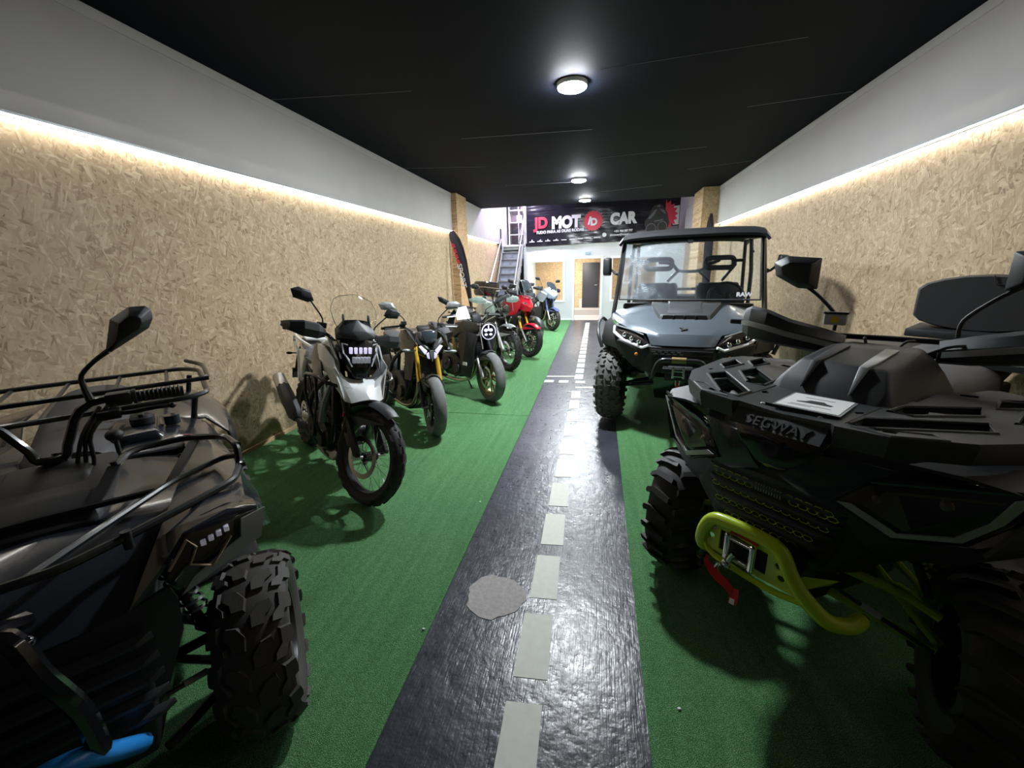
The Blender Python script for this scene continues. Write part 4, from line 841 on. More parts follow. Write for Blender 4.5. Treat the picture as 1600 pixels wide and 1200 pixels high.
    def shock(b):
        b.cyl((-.02, .24, .80), (.0, .40, .47), .014)
        for i in range(10): t = i/10; b.lathe([(.028, -.005), (.035, 0), (.028, .005)], (-.02+.015*t, .25+.11*t, .78-.22*t), 'z', 14)
    sides('shock_absorber', e, 'metal_black', shock)
    return e
build_quad_lime()
b = B(); T = basis((.185, .028, 1.106), (.18, -.98, 0), (-1, -.2, .04))
q = .125, .085
b.M = Matrix.Translation((.88, 1.744, 0)) @ Matrix.Rotation(3.881, 4, 'Z')
def card(b, z, m_): return b
e = empty('info_card', (0, 0, 0), 0, 'white information card in a clear sleeve on the lettered deck of the quad', 'card')
Q = Matrix.Translation((.88, 1.744, 0)) @ Matrix.Rotation(3.881, 4, 'Z') @ Matrix.Translation((.172, .032, 1.118)) @ Matrix.Rotation(rad(99), 4, 'Z') @ Matrix.Rotation(rad(-2), 4, 'X')
e.matrix_world = Q
obj('sleeve', bx(-.100, .100, -.140*.87, .140*.87, -.002, 0), 'grey_light', e); obj('paper', bx(-.092, .092, -.112, .112, 0, .0015), 'white_paper', e)
b = B(); b.plate([(-.055, -.012), (-.03, .0), (-.02, .018), (.02, .022), (.035, .004), (.055, -.004), (.05, -.018), (-.05, -.02)], [], lambda x, y: (x, y*1.2, .0017), (0, 0, .0004)); b.box((0, .06, .0018), (.09, .004, .0006)); b.box((0, -.06, .0018), (.12, .003, .0006)); b.box((-.03, -.075, .0018), (.07, .003, .0006)); obj('print', b, 'ink', e)
# ---------------------------------------------------------------- graphite quad with tube racks (left foreground)
def build_quad_graphite():
    e = empty('quad_bike', (-1.452, .698, .009), -.684, 'graphite grey quad bike with black tube racks in the left foreground', 'quad bike')
    for s in (-1, 1): car_wheel(e, 'front_wheel', (0, s*.43, .306), .306, .215, .155, s, -.22, 16, ATV_TREAD, .011, 'rubber_dust')
    for s in (-1, 1): car_wheel(e, 'rear_wheel', (-1.28, s*.42, .306), .306, .25, .155, s, 0, 22, ATV_TREAD, .016, 'rubber_dust')
    b = B(); b.hull(both([(.30, .14, .36), (.32, .17, .60), (-1.4, .18, .34), (-1.4, .2, .6), (-.3, .2, .28), (-1.0, .2, .28)]), .01); obj('frame', b, 'metal_black', e)
    b = B(); b.hull(both([(-.35, .16, .38), (-.35, .2, .75), (-.85, .18, .38), (-.85, .22, .72)]), .03); b.cyl((-.6, .2, .5), (-.6, .27, .5), .12); obj('engine', b, 'metal_black', e)
    # hood / nose shell
    rows = []
    for X, hw, zc, ze in [(-.45, .30, .98, .93), (-.25, .34, .965, .93), (-.05, .33, .95, .93), (.12, .30, .925, .915), (.26, .22, .875, .87), (.345, .17, .822, .83)]:
        rows.append([(X+(.0 if abs(f) > .5 else .01), hw*f, zc+(ze-zc)*abs(f)) for f in [i/6 for i in range(-6, 7)]])
    b = B(); b.sheet(rows, .01); obj('hood', b, 'paint_graphite', e, ang=20)
    def fen(b):
        b.sheet([[(.345, .17, .83), (.22, .24, .93), (.10, .27, .955), (-.12, .31, .965), (-.34, .33, .975), (-.52, .33, .97)],
                 [(.318, .25, .905), (.26, .30, .968), (.14, .36, .965), (-.10, .40, .965), (-.36, .41, .965), (-.55, .40, .95)],
                 [(.30, .30, .965), (.262, .40, .975), (.16, .452, .955), (-.10, .468, .93), (-.36, .465, .91), (-.56, .46, .88)],
                 [(.295, .38, .965), (.25, .465, .950), (.16, .49, .91), (-.10, .50, .86), (-.36, .495, .80), (-.56, .49, .72)]], .010)
        b.sheet([[(.25, .47, .95), (.16, .492, .91), (-.02, .50, .87), (-.12, .50, .85)], [(.27, .475, .89), (.17, .505, .84), (.0, .51, .80), (-.10, .51, .80)]], .01)
    sides('front_fender', e, 'paint_graphite', fen, 22)
    def chin(b):
        b.sheet([[(.345, .0, .820), (.345, .17, .828), (.335, .25, .85)], [(.345, 0, .79), (.340, .17, .79), (.322, .26, .80)], [(.33, 0, .66), (.32, .17, .66), (.28, .25, .68)], [(.29, 0, .45), (.28, .14, .45), (.24, .18, .48)]], .01)
    sides('grille', e, 'plastic_black', chin)
    for z, x in ((.765, .352), (.70, .345), (.64, .336), (.575, .322), (.51, .308)):
        b = B(); b.hull(both([(x, .20, z), (x+.02, .17, z-.01), (x+.02, .17, z-.022), (x-.01, .20, z-.03)]), .002); obj('grille_louver', b, 'plastic_dark', e)
    o6 = [(.335, .245, .868), (.322, .262, .820), (.285, .455, .888), (.262, .472, .950), (.27, .40, .966), (.31, .305, .964)]
    cen = Vector((.297, .36, .90))
    H = sides('headlight', e, 'lamp_dark', lambda b: b.hull(o6+[(p[0]-.07, p[1], p[2]) for p in o6], .003))
    for s, h in zip((1, -1), H):
        f_ = lambda p, k, dx=.0: (p[0]*k+cen.x*(1-k)+dx, s*(p[1]*k+cen.y*(1-k)), p[2]*k+cen.z*(1-k))
        b = B(); b.sheet([[(p[0]+.006, s*p[1], p[2]) for p in ((.322, .268, .812), (.290, .462, .880), (.262, .486, .950))], [(p[0]+.010, s*p[1], p[2]) for p in ((.322, .30, .855), (.300, .415, .905), (.285, .425, .950))]], .005); obj('outer_cowl', b, 'grey_light', h)
        b = B(); b.tube([(p[0]+.012, s*p[1], p[2]) for p in ((.33, .258, .895), (.315, .305, .955), (.318, .320, .93), (.315, .30, .885), (.32, .335, .868), (.318, .345, .862), (.305, .395, .92))], .0035, 5); obj('light_line', b, 'amber_line', h)
        b = B(); b.hull([f_(q, 1) for q in ((.335, .262, .862), (.33, .268, .83), (.325, .315, .848), (.325, .32, .875), (.335, .29, .89))]+[f_(q, 1, .012) for q in ((.335, .266, .858), (.325, .30, .85), (.33, .295, .88))], .002); obj('turn_lens', b, 'lens_clear', h)
        for k in range(4): b = B(); b.box((.308-.004*k, s*(.335+.018*k), .925+.004*k), (.02, .012, .014), .002); obj('led_element', b, 'drl_dim', h)
    # racks
    fr = [(-.16, .155, 1.03), (-.28, .185, 1.035), (-.295, .35, 1.035), (-.21, .452, 1.035), (-.10, .474, 1.03), (-.01, .462, 1.0), (.055, .436, .985), (.12, .36, .98), (.235, .19, .98), (.30, .08, .98)]
    rk, _k = sides('front_rack', e, 'tube_black', lambda b: b.tube(fr[:5], .011, 8, 0, corner=.05))
    b = B(); b.tube([(-.295, .34, 1.035), (-.21, .452, 1.035), (-.085, .474, 1.03), (-.06, .47, .97), (.06, .44, .97), (.12, .36, .97), (.235, .19, .97), (.30, .08, .97), (.305, -.08, .97), (.235, -.19, .97), (.12, -.36, .97), (.06, -.44, .97), (-.06, -.47, .97), (-.085, -.474, 1.03), (-.21, -.452, 1.035), (-.295, -.34, 1.035)], .0115, 8, 0, corner=.035); obj('outer_rail', b, 'tube_black', rk)
    for s in (1, -1):
        b = B(); b.tube([(-.075, s*.468, 1.0), (-.13, s*.43, .985), (-.05, s*.285, .975), (.17, s*.125, .975), (.305, s*.02, .970)], .0095, 8, 0, corner=.05); obj('inner_rail', b, 'tube_black', rk)
        b = B(); b.hull([(-.255, s*.345, 1.03), (-.255, s*.375, 1.03), (-.05, s*.27, .98), (-.05, s*.30, .98), (-.255, s*.345, 1.022), (-.255, s*.375, 1.022), (-.05, s*.27, .972), (-.05, s*.30, .972)]); b.hull([(-.16, s*.14, 1.035), (-.16, s*.17, 1.035), (-.03, s*.095, .98), (-.03, s*.125, .98), (-.16, s*.14, 1.027), (-.16, s*.17, 1.027), (-.03, s*.095, .972), (-.03, s*.125, .972)]); obj('flat_stay', b, 'metal_black', rk)
        for p_, q_, r_ in (((-.1, s*.472, 1.03), (-.1, s*.486, 1.03), .008), ((-.04, s*.468, .975), (-.04, s*.484, .975), .008), ((-.16, s*.155, 1.04), (-.16, s*.155, 1.048), .009), ((.24, s*.19, .94), (.24, s*.19, .988), .011)): b = B(); b.cyl(p_, q_, r_); obj('bolt', b, 'metal_black', rk)
    b = B(); b.tube([(-.005, -.245, .975), (-.02, 0, .975), (-.005, .245, .975)], .010, 8, 3); obj('cross_rail', b, 'tube_black', rk)
    zr = 1.085; b = B()
    b.tube([(-.80, -.44, zr-.015), (-.80, .38, zr-.015), (-.86, .45, zr-.015), (-1.42, .45, zr), (-1.55, .36, zr), (-1.55, -.36, zr), (-1.42, -.45, zr), (-.86, -.45, zr-.015)], .012, 8, 0, True, None, .06); rr = obj('rear_rack', b, 'tube_black', e)
    b = B(); b.tube([(-.95, -.47, zr+.035), (-.95, .43, zr+.035), (-1.0, .47, zr+.035), (-1.35, .47, zr+.04), (-1.5, .40, zr+.05)], .011, 8, 0, False, None, .06); b.mirror(); obj('upper_rail', b, 'tube_black', rr)
    for y in (-.3, -.1, .1, .3): b = B(); b.tube([(-.80, y, zr-.02), (-1.2, y, zr-.01), (-1.55, y, zr-.005)], .009, 6); obj('bar', b, 'tube_black', rr)
    for s in (1, -1): [obj('rack_post', B().cyl((x_, s*.40, zr-.02), (x_, s*.37, .93), .012), 'metal_black', rr) for x_ in (-.85, -1.4)]
    # middle body
    b = B(); b.hull(both([(-.04, .12, .975), (-.10, .13, 1.0), (-.40, .14, 1.01), (-.50, .12, .98), (.02, .10, .95), (-.5, .15, .85), (.0, .13, .88)]), .012); b.hull([(-.16, -.12, 1.0), (-.16, .09, 1.0), (-.33, -.1, 1.035), (-.33, .07, 1.035), (-.40, .1, 1.0), (-.4, -.12, 1.0)], .01); obj('console', b, 'plastic_black', e)
    def tank(b): b.hull([(-.48, .12, .96), (-.45, .30, .955), (-.50, .40, .93), (-.85, .15, .985), (-.88, .30, .985), (-.84, .42, .945), (-.55, .47, .80), (-.85, .47, .82), (-.45, .3, .7), (-.9, .3, .7), (-.5, .14, .8), (-.9, .14, .8)], .02)
    sides('side_panel', e, 'paint_graphite', tank)
    b = B(); b.hull([(-.60, .10, 1.0), (-.60, .25, 1.0), (-.85, .10, 1.015), (-.85, .26, 1.01), (-.58, .09, .95), (-.58, .28, .95), (-.9, .1, .95), (-.9, .28, .95)], .015); b.cyl((-.74, .30, .98), (-.74, .30, 1.02), .028); obj('filler_panel', b, 'paint_graphite', e)
    b = B(); b.lathe([(0, 1.045), (.03, 1.045), (.042, 1.035), (.042, 1.01), (.03, 1.0)], (-.73, .205, 0), 'z', 20); b.box((-.73, .205, 1.048), (.07, .018, .014), .004); obj('fuel_cap', b, 'plastic_black', e)
    b = B(); b.ball((-.50, .135, 1.04), .028, (1, 1, .8), 8); b.cyl((-.5, .135, .93), (-.5, .135, 1.03), .008); obj('shift_knob', b, 'plastic_black', e)
    b = B(); b.hull([(-.475, .325, .975), (-.46, .385, .966), (-.50, .395, .966), (-.53, .33, .978), (-.475, .325, .971), (-.53, .33, .974)]); st = obj('warning_sticker', b, 'white_paper', e)
    b = B(); b.hull([(-.512, .33, .979), (-.490, .392, .968), (-.506, .395, .969), (-.531, .332, .981)]+[(-.502, .33, .972), (-.51, .393, .966)]); obj('sticker_band', b, 'red', st)
    sr = []
    for X, hw, zt in [(-.52, .11, 1.0), (-.62, .15, 1.015), (-.9, .17, 1.0), (-1.15, .18, 1.02), (-1.3, .18, 1.05), (-1.5, .15, 1.06)]:
        sr.append([(X, hw*cos(a), zt-.11+.11*max(0, sin(a))**.5) for a in [pi*i/12 for i in range(13)]]+[(X, -hw*.8, zt-.15), (X, hw*.8, zt-.15)])
    b = B(); b.loft(sr); obj('seat', b, 'seat_vinyl', e, ang=60)
    def rf(b): b.sheet([[(-.86, .18, .97), (-1.1, .20, 1.02), (-1.5, .2, 1.0)], [(-.86, .42, .95), (-1.1, .42, 1.0), (-1.5, .40, .96)], [(-.84, .50, .86), (-1.05, .52, .92), (-1.5, .50, .88)], [(-.82, .52, .66), (-.98, .54, .80), (-1.5, .54, .76)]], .01)
    sides('rear_fender', e, 'paint_graphite', rf)
    def foot(b): b.hull([(-.45, .18, .32), (-.45, .50, .32), (-.95, .18, .32), (-.95, .50, .32), (-.4, .5, .38), (-1, .5, .38)], .01); b.hull([(-.40, .30, .95), (-.40, .44, .90), (-.50, .48, .4), (-.46, .25, .4), (-.54, .44, .86), (-.55, .3, .9)], .01)
    sides('footwell', e, 'plastic_black', foot)
    # handlebar
    b = B(); b.tube([(-.30, .0, .86), (-.34, .02, 1.06)], .022, 8); b.tube([(-.36, -.36, 1.195), (-.35, -.14, 1.205), (-.325, -.05, 1.10), (-.32, -.03, 1.05), (-.32, .03, 1.05), (-.325, .05, 1.10), (-.35, .12, 1.205), (-.36, .36, 1.195)], .013, 8, 4); hb = obj('handlebar', b, 'tube_black', e)
    for s in (-1, 1):
        b = B(); b.cyl((-.36, s*.235, 1.20), (-.36, s*.365, 1.195), .019); [b.lathe([(.019, -.003), (.022, 0), (.019, .003)], (-.36, s*(.245+.012*i), 1.2), 'y', 14) for i in range(10)]; obj('grip', b, 'rubber', hb)
        b = B(); b.box((-.35, s*.19, 1.205), (.05, .07, .045), .008); b.cyl((-.35, s*.225, 1.205), (-.35, s*.235, 1.205), .026); obj('switch_pod', b, 'plastic_black', hb)
        b = B(); b.tube([(-.32, s*.15, 1.18), (-.29, s*.20, 1.165), (-.285, s*.28, 1.168), (-.29, s*.32, 1.165)], .007, 6, 3); b.ball((-.29, s*.325, 1.165), .011, n=6); b.box((-.31, s*.16, 1.165), (.05, .06, .03), .005); obj('lever', b, 'metal_black', hb)
        b = B(); b.tube([(-.35, s*.120, 1.215), (-.35, s*.115, 1.26), (-.345, s*.118, 1.30), (-.32, s*.16, 1.345), (-.30, s*.20, 1.375)], [.012, .009, .007, .007, .009], 8, 3); mr = obj('mirror', b, 'plastic_black', hb)
        q = [(.19, 1.368), (.202, 1.365), (.245, 1.392), (.315, 1.437), (.332, 1.47), (.332, 1.50), (.318, 1.513), (.275, 1.512), (.222, 1.475), (.212, 1.44), (.216, 1.41)]
        b = B(); b.hull([(-.315, s*y, z) for y, z in q]+[(-.262, s*((y-.27)*.5+.27), (z-1.45)*.5+1.45) for y, z in q], .004); obj('mirror_shell', b, 'plastic_black', mr)
        b = B(); b.hull([(-.317-k, s*((y-.27)*.93+.27), (z-1.45)*.93+1.45) for y, z in q for k in (0, .002)]); obj('mirror_glass', b, 'chrome', mr)
    b = B()
    for k in range(3): b.tube([(-.33, .14+.02*k, 1.19), (-.27, .09+.01*k, 1.12), (-.30, .05+.02*k, 1.0), (-.26, .04, .92)], .006, 6, 4)
    obj('cables', b, 'rubber', hb)
    # front bumper (blue), guard, suspension
    b = B(); b.tube([(.33, -.12, .44), (.42, -.12, .54), (.475, -.07, .615), (.48, .045, .625), (.43, .095, .55), (.33, .12, .44)], .022, 10, 4); obj('bumper', b, 'blue', e)
    b = B(); b.tube([(.34, .02, .90), (.44, -.04, .945), (.475, .03, .95), (.49, .055, .86), (.485, .085, .74), (.46, .085, .60)], .019, 8, 4); b.ball((.478, .05, .93), .014, n=6); obj('guard_tube', b, 'paint_gloss_black', e)
    def arms(b):
        b.tube([(.10, .15, .47), (.01, .33, .42)], .016); b.tube([(-.15, .15, .47), (-.01, .33, .42)], .016); b.hull([(.06, .25, .50), (.06, .33, .44), (-.02, .33, .44), (.0, .25, .50), (.03, .34, .38), (0, .34, .38)], .006)
    sides('upper_arm', e, 'paint_gloss_black', arms)
    sides('lower_arm', e, 'tube_black', lambda b: (b.tube([(.20, .14, .26), (.02, .34, .24)], .015), b.tube([(-.18, .14, .26), (-.02, .34, .24)], .015), b.box((0, .335, .30), (.06, .05, .16), .01)))
    sides('spring_seat', e, 'yellow', lambda b: b.lathe([(.0, -.004), (.033, -.004), (.033, .004), (0, .004)], (.10, .165, .49), 'y', 16))
    T_ = sides('tie_rod', e, 'tube_black', lambda b: b.tube([(.16, .15, .40), (.09, .35, .36)], .007))
    for s, t in zip((1, -1), T_): b = B(); b.cyl((.14, s*.20, .39), (.118, s*.26, .378), .010); obj('tie_sleeve', b, 'ink_grey', t)
    def shock(b):
        b.cyl((.0, .20, .80), (.02, .28, .46), .014)
        for i in range(10): t = i/10; b.lathe([(.028, -.005), (.035, 0), (.028, .005)], (.0+.02*t, .21+.07*t, .78-.28*t), 'z', 14)
    sides('shock_absorber', e, 'metal_black', shock)
build_quad_graphite()
# ---------------------------------------------------------------- motorcycles
def moto(label, pos, th, c):
    g = c.get; e = empty('motorcycle', (pos[0], pos[1], 0.0105), th, label, 'motorcycle', rx=-.14)
    e.rotation_euler = (-.14, 0, th)
    R, w, Rr, wr, wb = g('R', .31), g('w', .12), g('Rr', .315), g('wr', .16), g('wb', 1.42)
    steer, rk = g('steer', .3), rad(g('rake', 26)); body, accent = g('body', 'plastic_dark'), g('accent', 'plastic_dark')
    ax = Vector((-sin(rk), 0, cos(rk))); head = Vector((0, 0, R))+ax*.66+Vector((-.045, 0, 0))
    F = Matrix.Translation(head) @ Matrix.Rotation(steer, 4, ax) @ Matrix.Translation(-head)
    def wheel(name, c0, R, w, M0, kind, n_disc, rear):
        b = B(); b.M = M0 @ Matrix.Translation(c0); rim = R-(.095 if kind != 'spoke' else .085)
        if R > .335: rim = R-.088
        b.lathe([(rim-.012, -w*.30), (rim+.012, -w*.36), (rim+.004, -w*.26), (rim-.010, -w*.1), (rim-.010, w*.1), (rim+.004, w*.26), (rim+.012, w*.36), (rim-.012, w*.30), (rim-.024, 0)], n=40, closed=True)
        b.cyl((0, -.05, 0), (0, .05, 0), .035); b.cyl((0, -.06, 0), (0, .06, 0), .018)
        if kind == 'cast':
            for i in range(5):
                for d in (-.16, .16):
                    a = 2*pi*i/5; p0 = (.04*cos(a+d), 0, .04*sin(a+d)); p1 = ((rim-.01)*cos(a+d*1.2), 0, (rim-.01)*sin(a+d*1.2)); b.tube([p0, p1], .010, 6, sq=(1, 1.2))
        r = obj(name, b, g('rimcol', 'metal_black'), e)
        if kind == 'spoke':
            b = B(); b.M = M0 @ Matrix.Translation(c0)
            for i in range(32):
                a = 2*pi*i/32; s = 1 if i % 2 else -1; a2 = a+(.35 if (i//2) % 2 else -.35)
                b.tube([(.035*cos(a), s*.045, .035*sin(a)), (rim*cos(a2), s*.006, rim*sin(a2))], .0016, 4)
            obj('spokes', b, 'chrome', r)
        pats, N, h = g('tread', (CHEVRON, 26, .0045)); t = tyre(r, M0 @ Matrix.Translation(c0), R, w, rim+.004, N, pats, h, g('tmat', 'rubber'), phm=1.35, drop=.42, shrink=.93, k=.47)
        for s in ((1, -1) if n_disc == 2 else (-1,)):
            b = B(); b.M = M0 @ Matrix.Translation(c0); rd = .15 if not rear else .11
            b.lathe([(rd-.035, s*.062), (rd, s*.062), (rd, s*.067), (rd-.035, s*.067)], n=36, closed=True)
            for i in range(6): a = i*pi/3; b.tube([(.03*cos(a), s*.06, .03*sin(a)), ((rd-.03)*cos(a+.3), s*.064, (rd-.03)*sin(a+.3))], .004, 4)
            obj('brake_disc', b, 'steel', r)
        return r
    fwl = wheel('front_wheel', (0, 0, R), R, w, F, g('wheel', 'cast'), g('discs', 2), False)
    wheel('rear_wheel', (-wb, 0, Rr), Rr, wr, Matrix(), g('wheel', 'cast'), 1, True)
    # fork
    A0 = Vector((0, 0, R))
    def fp(t, y, dx=0.): q = A0+ax*t+Vector((-.045*min(1, t/.25)+dx, y, 0)); return q
    for s in (1, -1):
        b = B(); b.M = F; yf = .105
        if g('usd', True): b.tube([fp(0, s*yf), fp(.06, s*yf), fp(.26, s*yf)], [.022, .024, .019], 12); lo = g('slider', 'metal_black')
        else: b.tube([fp(0, s*yf), fp(.05, s*yf), fp(.38, s*yf)], [.024, .029, .028], 12); lo = g('slider', 'metal_black')
        fk = obj('fork_leg', b, lo, e)
        b = B(); b.M = F; b.tube([fp(.25 if g('usd', True) else .36, s*yf), fp(.70, s*yf)], .027 if g('usd', True) else .019, 12); obj('fork_tube', b, g('fork', 'metal_black'), fk)
        if s < 0 or g('discs', 2) == 2: b = B(); b.M = F; b.hull([fp(t, s*(yf-.02+dy), -.05+dx) for t in (.05, .15) for dy in (-.02, .012) for dx in (-.06, .03)], .008); obj('brake_caliper', b, g('caliper', 'metal_black'), fk)
        if g('fork_guard'): b = B(); b.M = F; b.hull([fp(t, s*(yf+dy), dx) for t, dx in ((.02, .05), (.02, .02), (.26, .05), (.30, .02), (.05, .065)) for dy in (0, .03)], .004); obj('fork_guard', b, g('fork_guard'), fk)
    b = B(); b.M = F
    for t in (.56, .70): b.hull([fp(t+d, s*yy, dx) for s in (1, -1) for d in (-.015, .015) for yy, dx in ((.13, 0), (.05, .04), (.05, -.05))], .006)
    b.cyl(fp(.54, 0, -.03), fp(.72, 0, -.03), .03); tc = obj('triple_clamp', b, 'metal_black', e)
    b = B(); b.M = F; b.cyl((0, -.13, R), (0, .13, R), .013); obj('axle', b, 'alu', fwl)
    # front fender
    b = B(); b.M = F; fa0, fa1, rf = g('fender', (20, 150, .035)); rows = []
    for i in range(13):
        a = rad(fa0+(fa1-fa0)*i/12); k = 1-.35*(abs(i-7)/7)**3; rows.append([((R+rf-.030*abs(f)**2.5)*cos(a), f*(w/2+.022)*k, R+(R+rf-.030*abs(f)**2.5)*sin(a)) for f in (-1, -.8, -.4, 0, .4, .8, 1)])
    b.sheet(rows, .004); 
    for s in (1, -1): b.hull([((R+.02)*cos(rad(a)), s*y, R+(R-.03)*sin(rad(a))) for a in (60, 120) for y in (w/2+.01, w/2+.022)]+[fp(.22, s*.10), fp(.30, s*.10)], .003)
    obj('front_fender', b, g('fendercol', 'plastic_dark'), e)
    # handlebar, grips, levers, mirrors
    hz = g('bar_h', .14); hx = g('bar_x', -.02); hw = g('bar_w', .39); b = B(); b.M = F; hc = fp(.72, 0, -.03)
    P0 = lambda x, y, z: (hc.x+x, y, hc.z+z)
    b.tube([P0(hx-.10, -hw, hz-.01), P0(hx-.06, -hw*.6, hz+.01), P0(hx-.0, -.14, hz*.75), P0(0, -.06, .03), P0(0, .06, .03), P0(hx, .14, hz*.75), P0(hx-.06, hw*.6, hz+.01), P0(hx-.10, hw, hz-.01)], .011, 8, 4); hb = obj('handlebar', b, g('barcol', 'tube_black'), e)
    for s in (1, -1):
        b = B(); b.M = F; b.cyl(P0(hx-.07, s*(hw-.14), hz+.005), P0(hx-.10, s*hw, hz-.01), .017); b.cyl(P0(hx-.10, s*hw, hz-.01), P0(hx-.105, s*(hw+.03), hz-.012), .014); obj('grip', b, 'rubber', hb)
        b = B(); b.M = F; b.box(P0(hx-.05, s*(hw-.18), hz+.01), (.045, .06, .05), .008); obj('switch_pod', b, 'plastic_black', hb)
        b = B(); b.M = F; b.tube([P0(hx-.03, s*(hw-.17), hz), P0(hx, s*(hw-.13), hz), P0(hx-.02, s*(hw), hz-.01)], .006, 6); obj('lever', b, 'alu', hb)
        if s < 0: b = B(); b.M = F; b.box(P0(hx-.02, s*(hw-.19), hz+.045), (.045, .055, .04), .006); obj('brake_reservoir', b, 'plastic_dark', hb)
        mh, mw, mo = g('mirror', (.22, .07, .04)); ms = (hw-.20)
        if mh:
            b = B(); b.M = F; q = [P0(hx-.04, s*ms, hz+.03), P0(hx-.03, s*(ms+.005), hz+mh*.45), P0(hx-.03, s*(ms+mo+.03), hz+mh*.85), P0(hx-.03, s*(ms+mo+.06), hz+mh)]; b.tube(q, .006, 6, 3); mr = obj('mirror', b, 'plastic_black', hb)
            mc = Vector(P0(hx-.03, s*(ms+mo+.10), hz+mh+.03))
            sh = g('mshape', [(-.075, -.03), (-.03, -.048), (.075, -.035), (.10, .02), (.05, .045), (-.04, .035)])
            b = B(); b.M = F; b.hull([(mc.x-.012, mc.y+s*y, mc.z+z) for y, z in sh]+[(mc.x+.028, mc.y+s*y*.5, mc.z+z*.5+.004) for y, z in sh], .003); obj('mirror_shell', b, g('mirrorcol', 'plastic_dark'), mr)
            b = B(); b.M = F; b.hull([(mc.x-.013-k, mc.y+s*y*.93, mc.z+z*.93) for y, z in sh for k in (0, .002)]); obj('mirror_glass', b, 'chrome', mr)
        if g('guards'):
            b = B(); b.M = F; R_ = []
            for y, x, zt, zb in [(hw-.20, .015, .025, -.035), (hw-.12, .06, .055, -.05), (hw-.02, .055, .06, -.045), (hw+.05, .0, .045, -.02), (hw+.07, -.06, .03, .0)]:
                R_.append([P0(hx+x-.01, s*y, hz+zt), P0(hx+x+.008, s*y, hz+zt-.01), P0(hx+x+.02, s*y, hz+(zt+zb)/2), P0(hx+x+.006, s*y, hz+zb), P0(hx+x-.01, s*y, hz+zb), P0(hx+x, s*y, hz+(zt+zb)/2)])
            b.loft(R_); obj('hand_guard', b, g('guards'), hb, ang=25)
    b = B(); b.M = F; b.hull([P0(x, y, z) for x, z in ((.02, .06), (.06, .02), (-.06, .10), (-.03, .13), (.03, .11)) for y in (-.06, .06)], .008); ds = obj('dash', b, 'plastic_black', tc)
    b = B()
    for s in (-1, 1): b.tube([tuple(F @ Vector(P0(hx-.04, s*(hw-.18), hz))), tuple(F @ Vector(P0(.06, s*.12, hz*.5))), (head.x+.02, s*.04, head.z-.06), (head.x+.06, s*.06, head.z-.25)], .005, 6, 4)
    obj('cables', b, 'rubber', tc)
    # frame, engine
    b = B(); hd = Vector((head.x-.02, 0, head.z))
    for s in (1, -1):
        b.tube([(hd.x, s*.03, hd.z), (-.55, s*.13, .82), (-.90, s*.14, .60), (-.94, s*.13, .38)], .021, 8, 3); b.tube([(hd.x, s*.03, hd.z-.10), (-.34, s*.12, .66), (-.38, s*.13, .38), (-.60, s*.12, .24)], .017, 8, 3)
        b.tube([(-.55, s*.13, .82), (-.42, s*.12, .60)], .012, 6); b.tube([(-.86, s*.12, .72), (-1.30, s*.09, .90)], .013, 6); b.tube([(-.92, s*.12, .55), (-1.22, s*.10, .84)], .012, 6)
    obj('frame', b, g('framecol', 'metal_black'), e)
    b = B(); b.hull(both([(-.42, .15, .30), (-.40, .16, .44), (-.88, .16, .32), (-.90, .15, .52), (-.62, .16, .56), (-.5, .12, .24), (-.8, .12, .24)]), .02)
    b.hull(both([(-.44, .10, .50), (-.42, .10, .60), (-.40, .10, .74), (-.56, .11, .76), (-.64, .11, .52)]), .01)
    for k in range(5): b.hull(both([(-.40, .115, .53+.04*k), (-.60, .115, .53+.04*k), (-.40, .115, .538+.04*k), (-.60, .115, .538+.04*k)]))
    eng = obj('engine', b, g('enginecol', 'metal_black'), e)
    for s in (1, -1):
        b = B(); b.cyl((-.74, s*.15, .40), (-.74, s*.19, .40), .095, .085, 24); b.cyl((-.52, s*.15, .36), (-.52, s*.185, .36), .075, .065, 24); b.ball((-.74, s*.19, .40), .03, (1, .4, 1), 6); obj('engine_cover', b, g('covercol', 'metal_black'), eng)
    b = B(); b.hull([(-.30, y, z) for y in (-.15, .15) for z in (.52, .82)]+[(-.345, y, z) for y in (-.15, .15) for z in (.50, .80)], .006); rdr = obj('radiator', b, 'plastic_black', e)
    b = B()
    for k in range(9): b.box((-.298, 0, .54+.03*k), (.006, .27, .012))
    obj('radiator_fins', b, 'metal_black', rdr)
    for k in range(g('pipes', 2)):
        b = B(); y = -.07+.05*k; b.tube([(-.40, y, .64), (-.30, y, .56), (-.28, y-.01, .40), (-.36, y-.02, .25), (-.56, y-.03, .19), (-.85, -.10, .19)], .019, 8, 4); obj('exhaust_header', b, 'pipe', e)
    mf = g('muffler', [(-.90, -.16, .26), (-1.06, -.235, .40), (-1.50, -.265, .66)])
    b = B(); b.tube([(-.84, -.09, .2), mf[0], mf[1]], .022, 8, 3); x0, x1 = Vector(mf[1]), Vector(mf[2]); b.tube([x0, x0+(x1-x0)*.12, x0+(x1-x0)*.5, x0+(x1-x0)*.74], [.03, .060, .064, .056], 8); mu = obj('muffler', b, g('mufflercol', 'plastic_dark'), e, ang=25)
    b = B(); b.tube([x0+(x1-x0)*.72, x0+(x1-x0)*.98, x1], [.054, .050, .046], 16); obj('muffler_tip', b, g('tipcol', 'alu'), mu)
    b = B()
    for s in (1, -1): b.tube([(-.92, s*.09, .42), (-1.1, s*.11, .38), (-wb, s*.11, Rr)], [.032, .028, .022], 8, 2)
    b.cyl((-wb, -.13, Rr), (-wb, .13, Rr), .014); b.tube([(-.98, -.03, .42), (-.98, -.03, .78)], .022); obj('swingarm', b, g('swingcol', 'metal_black'), e)
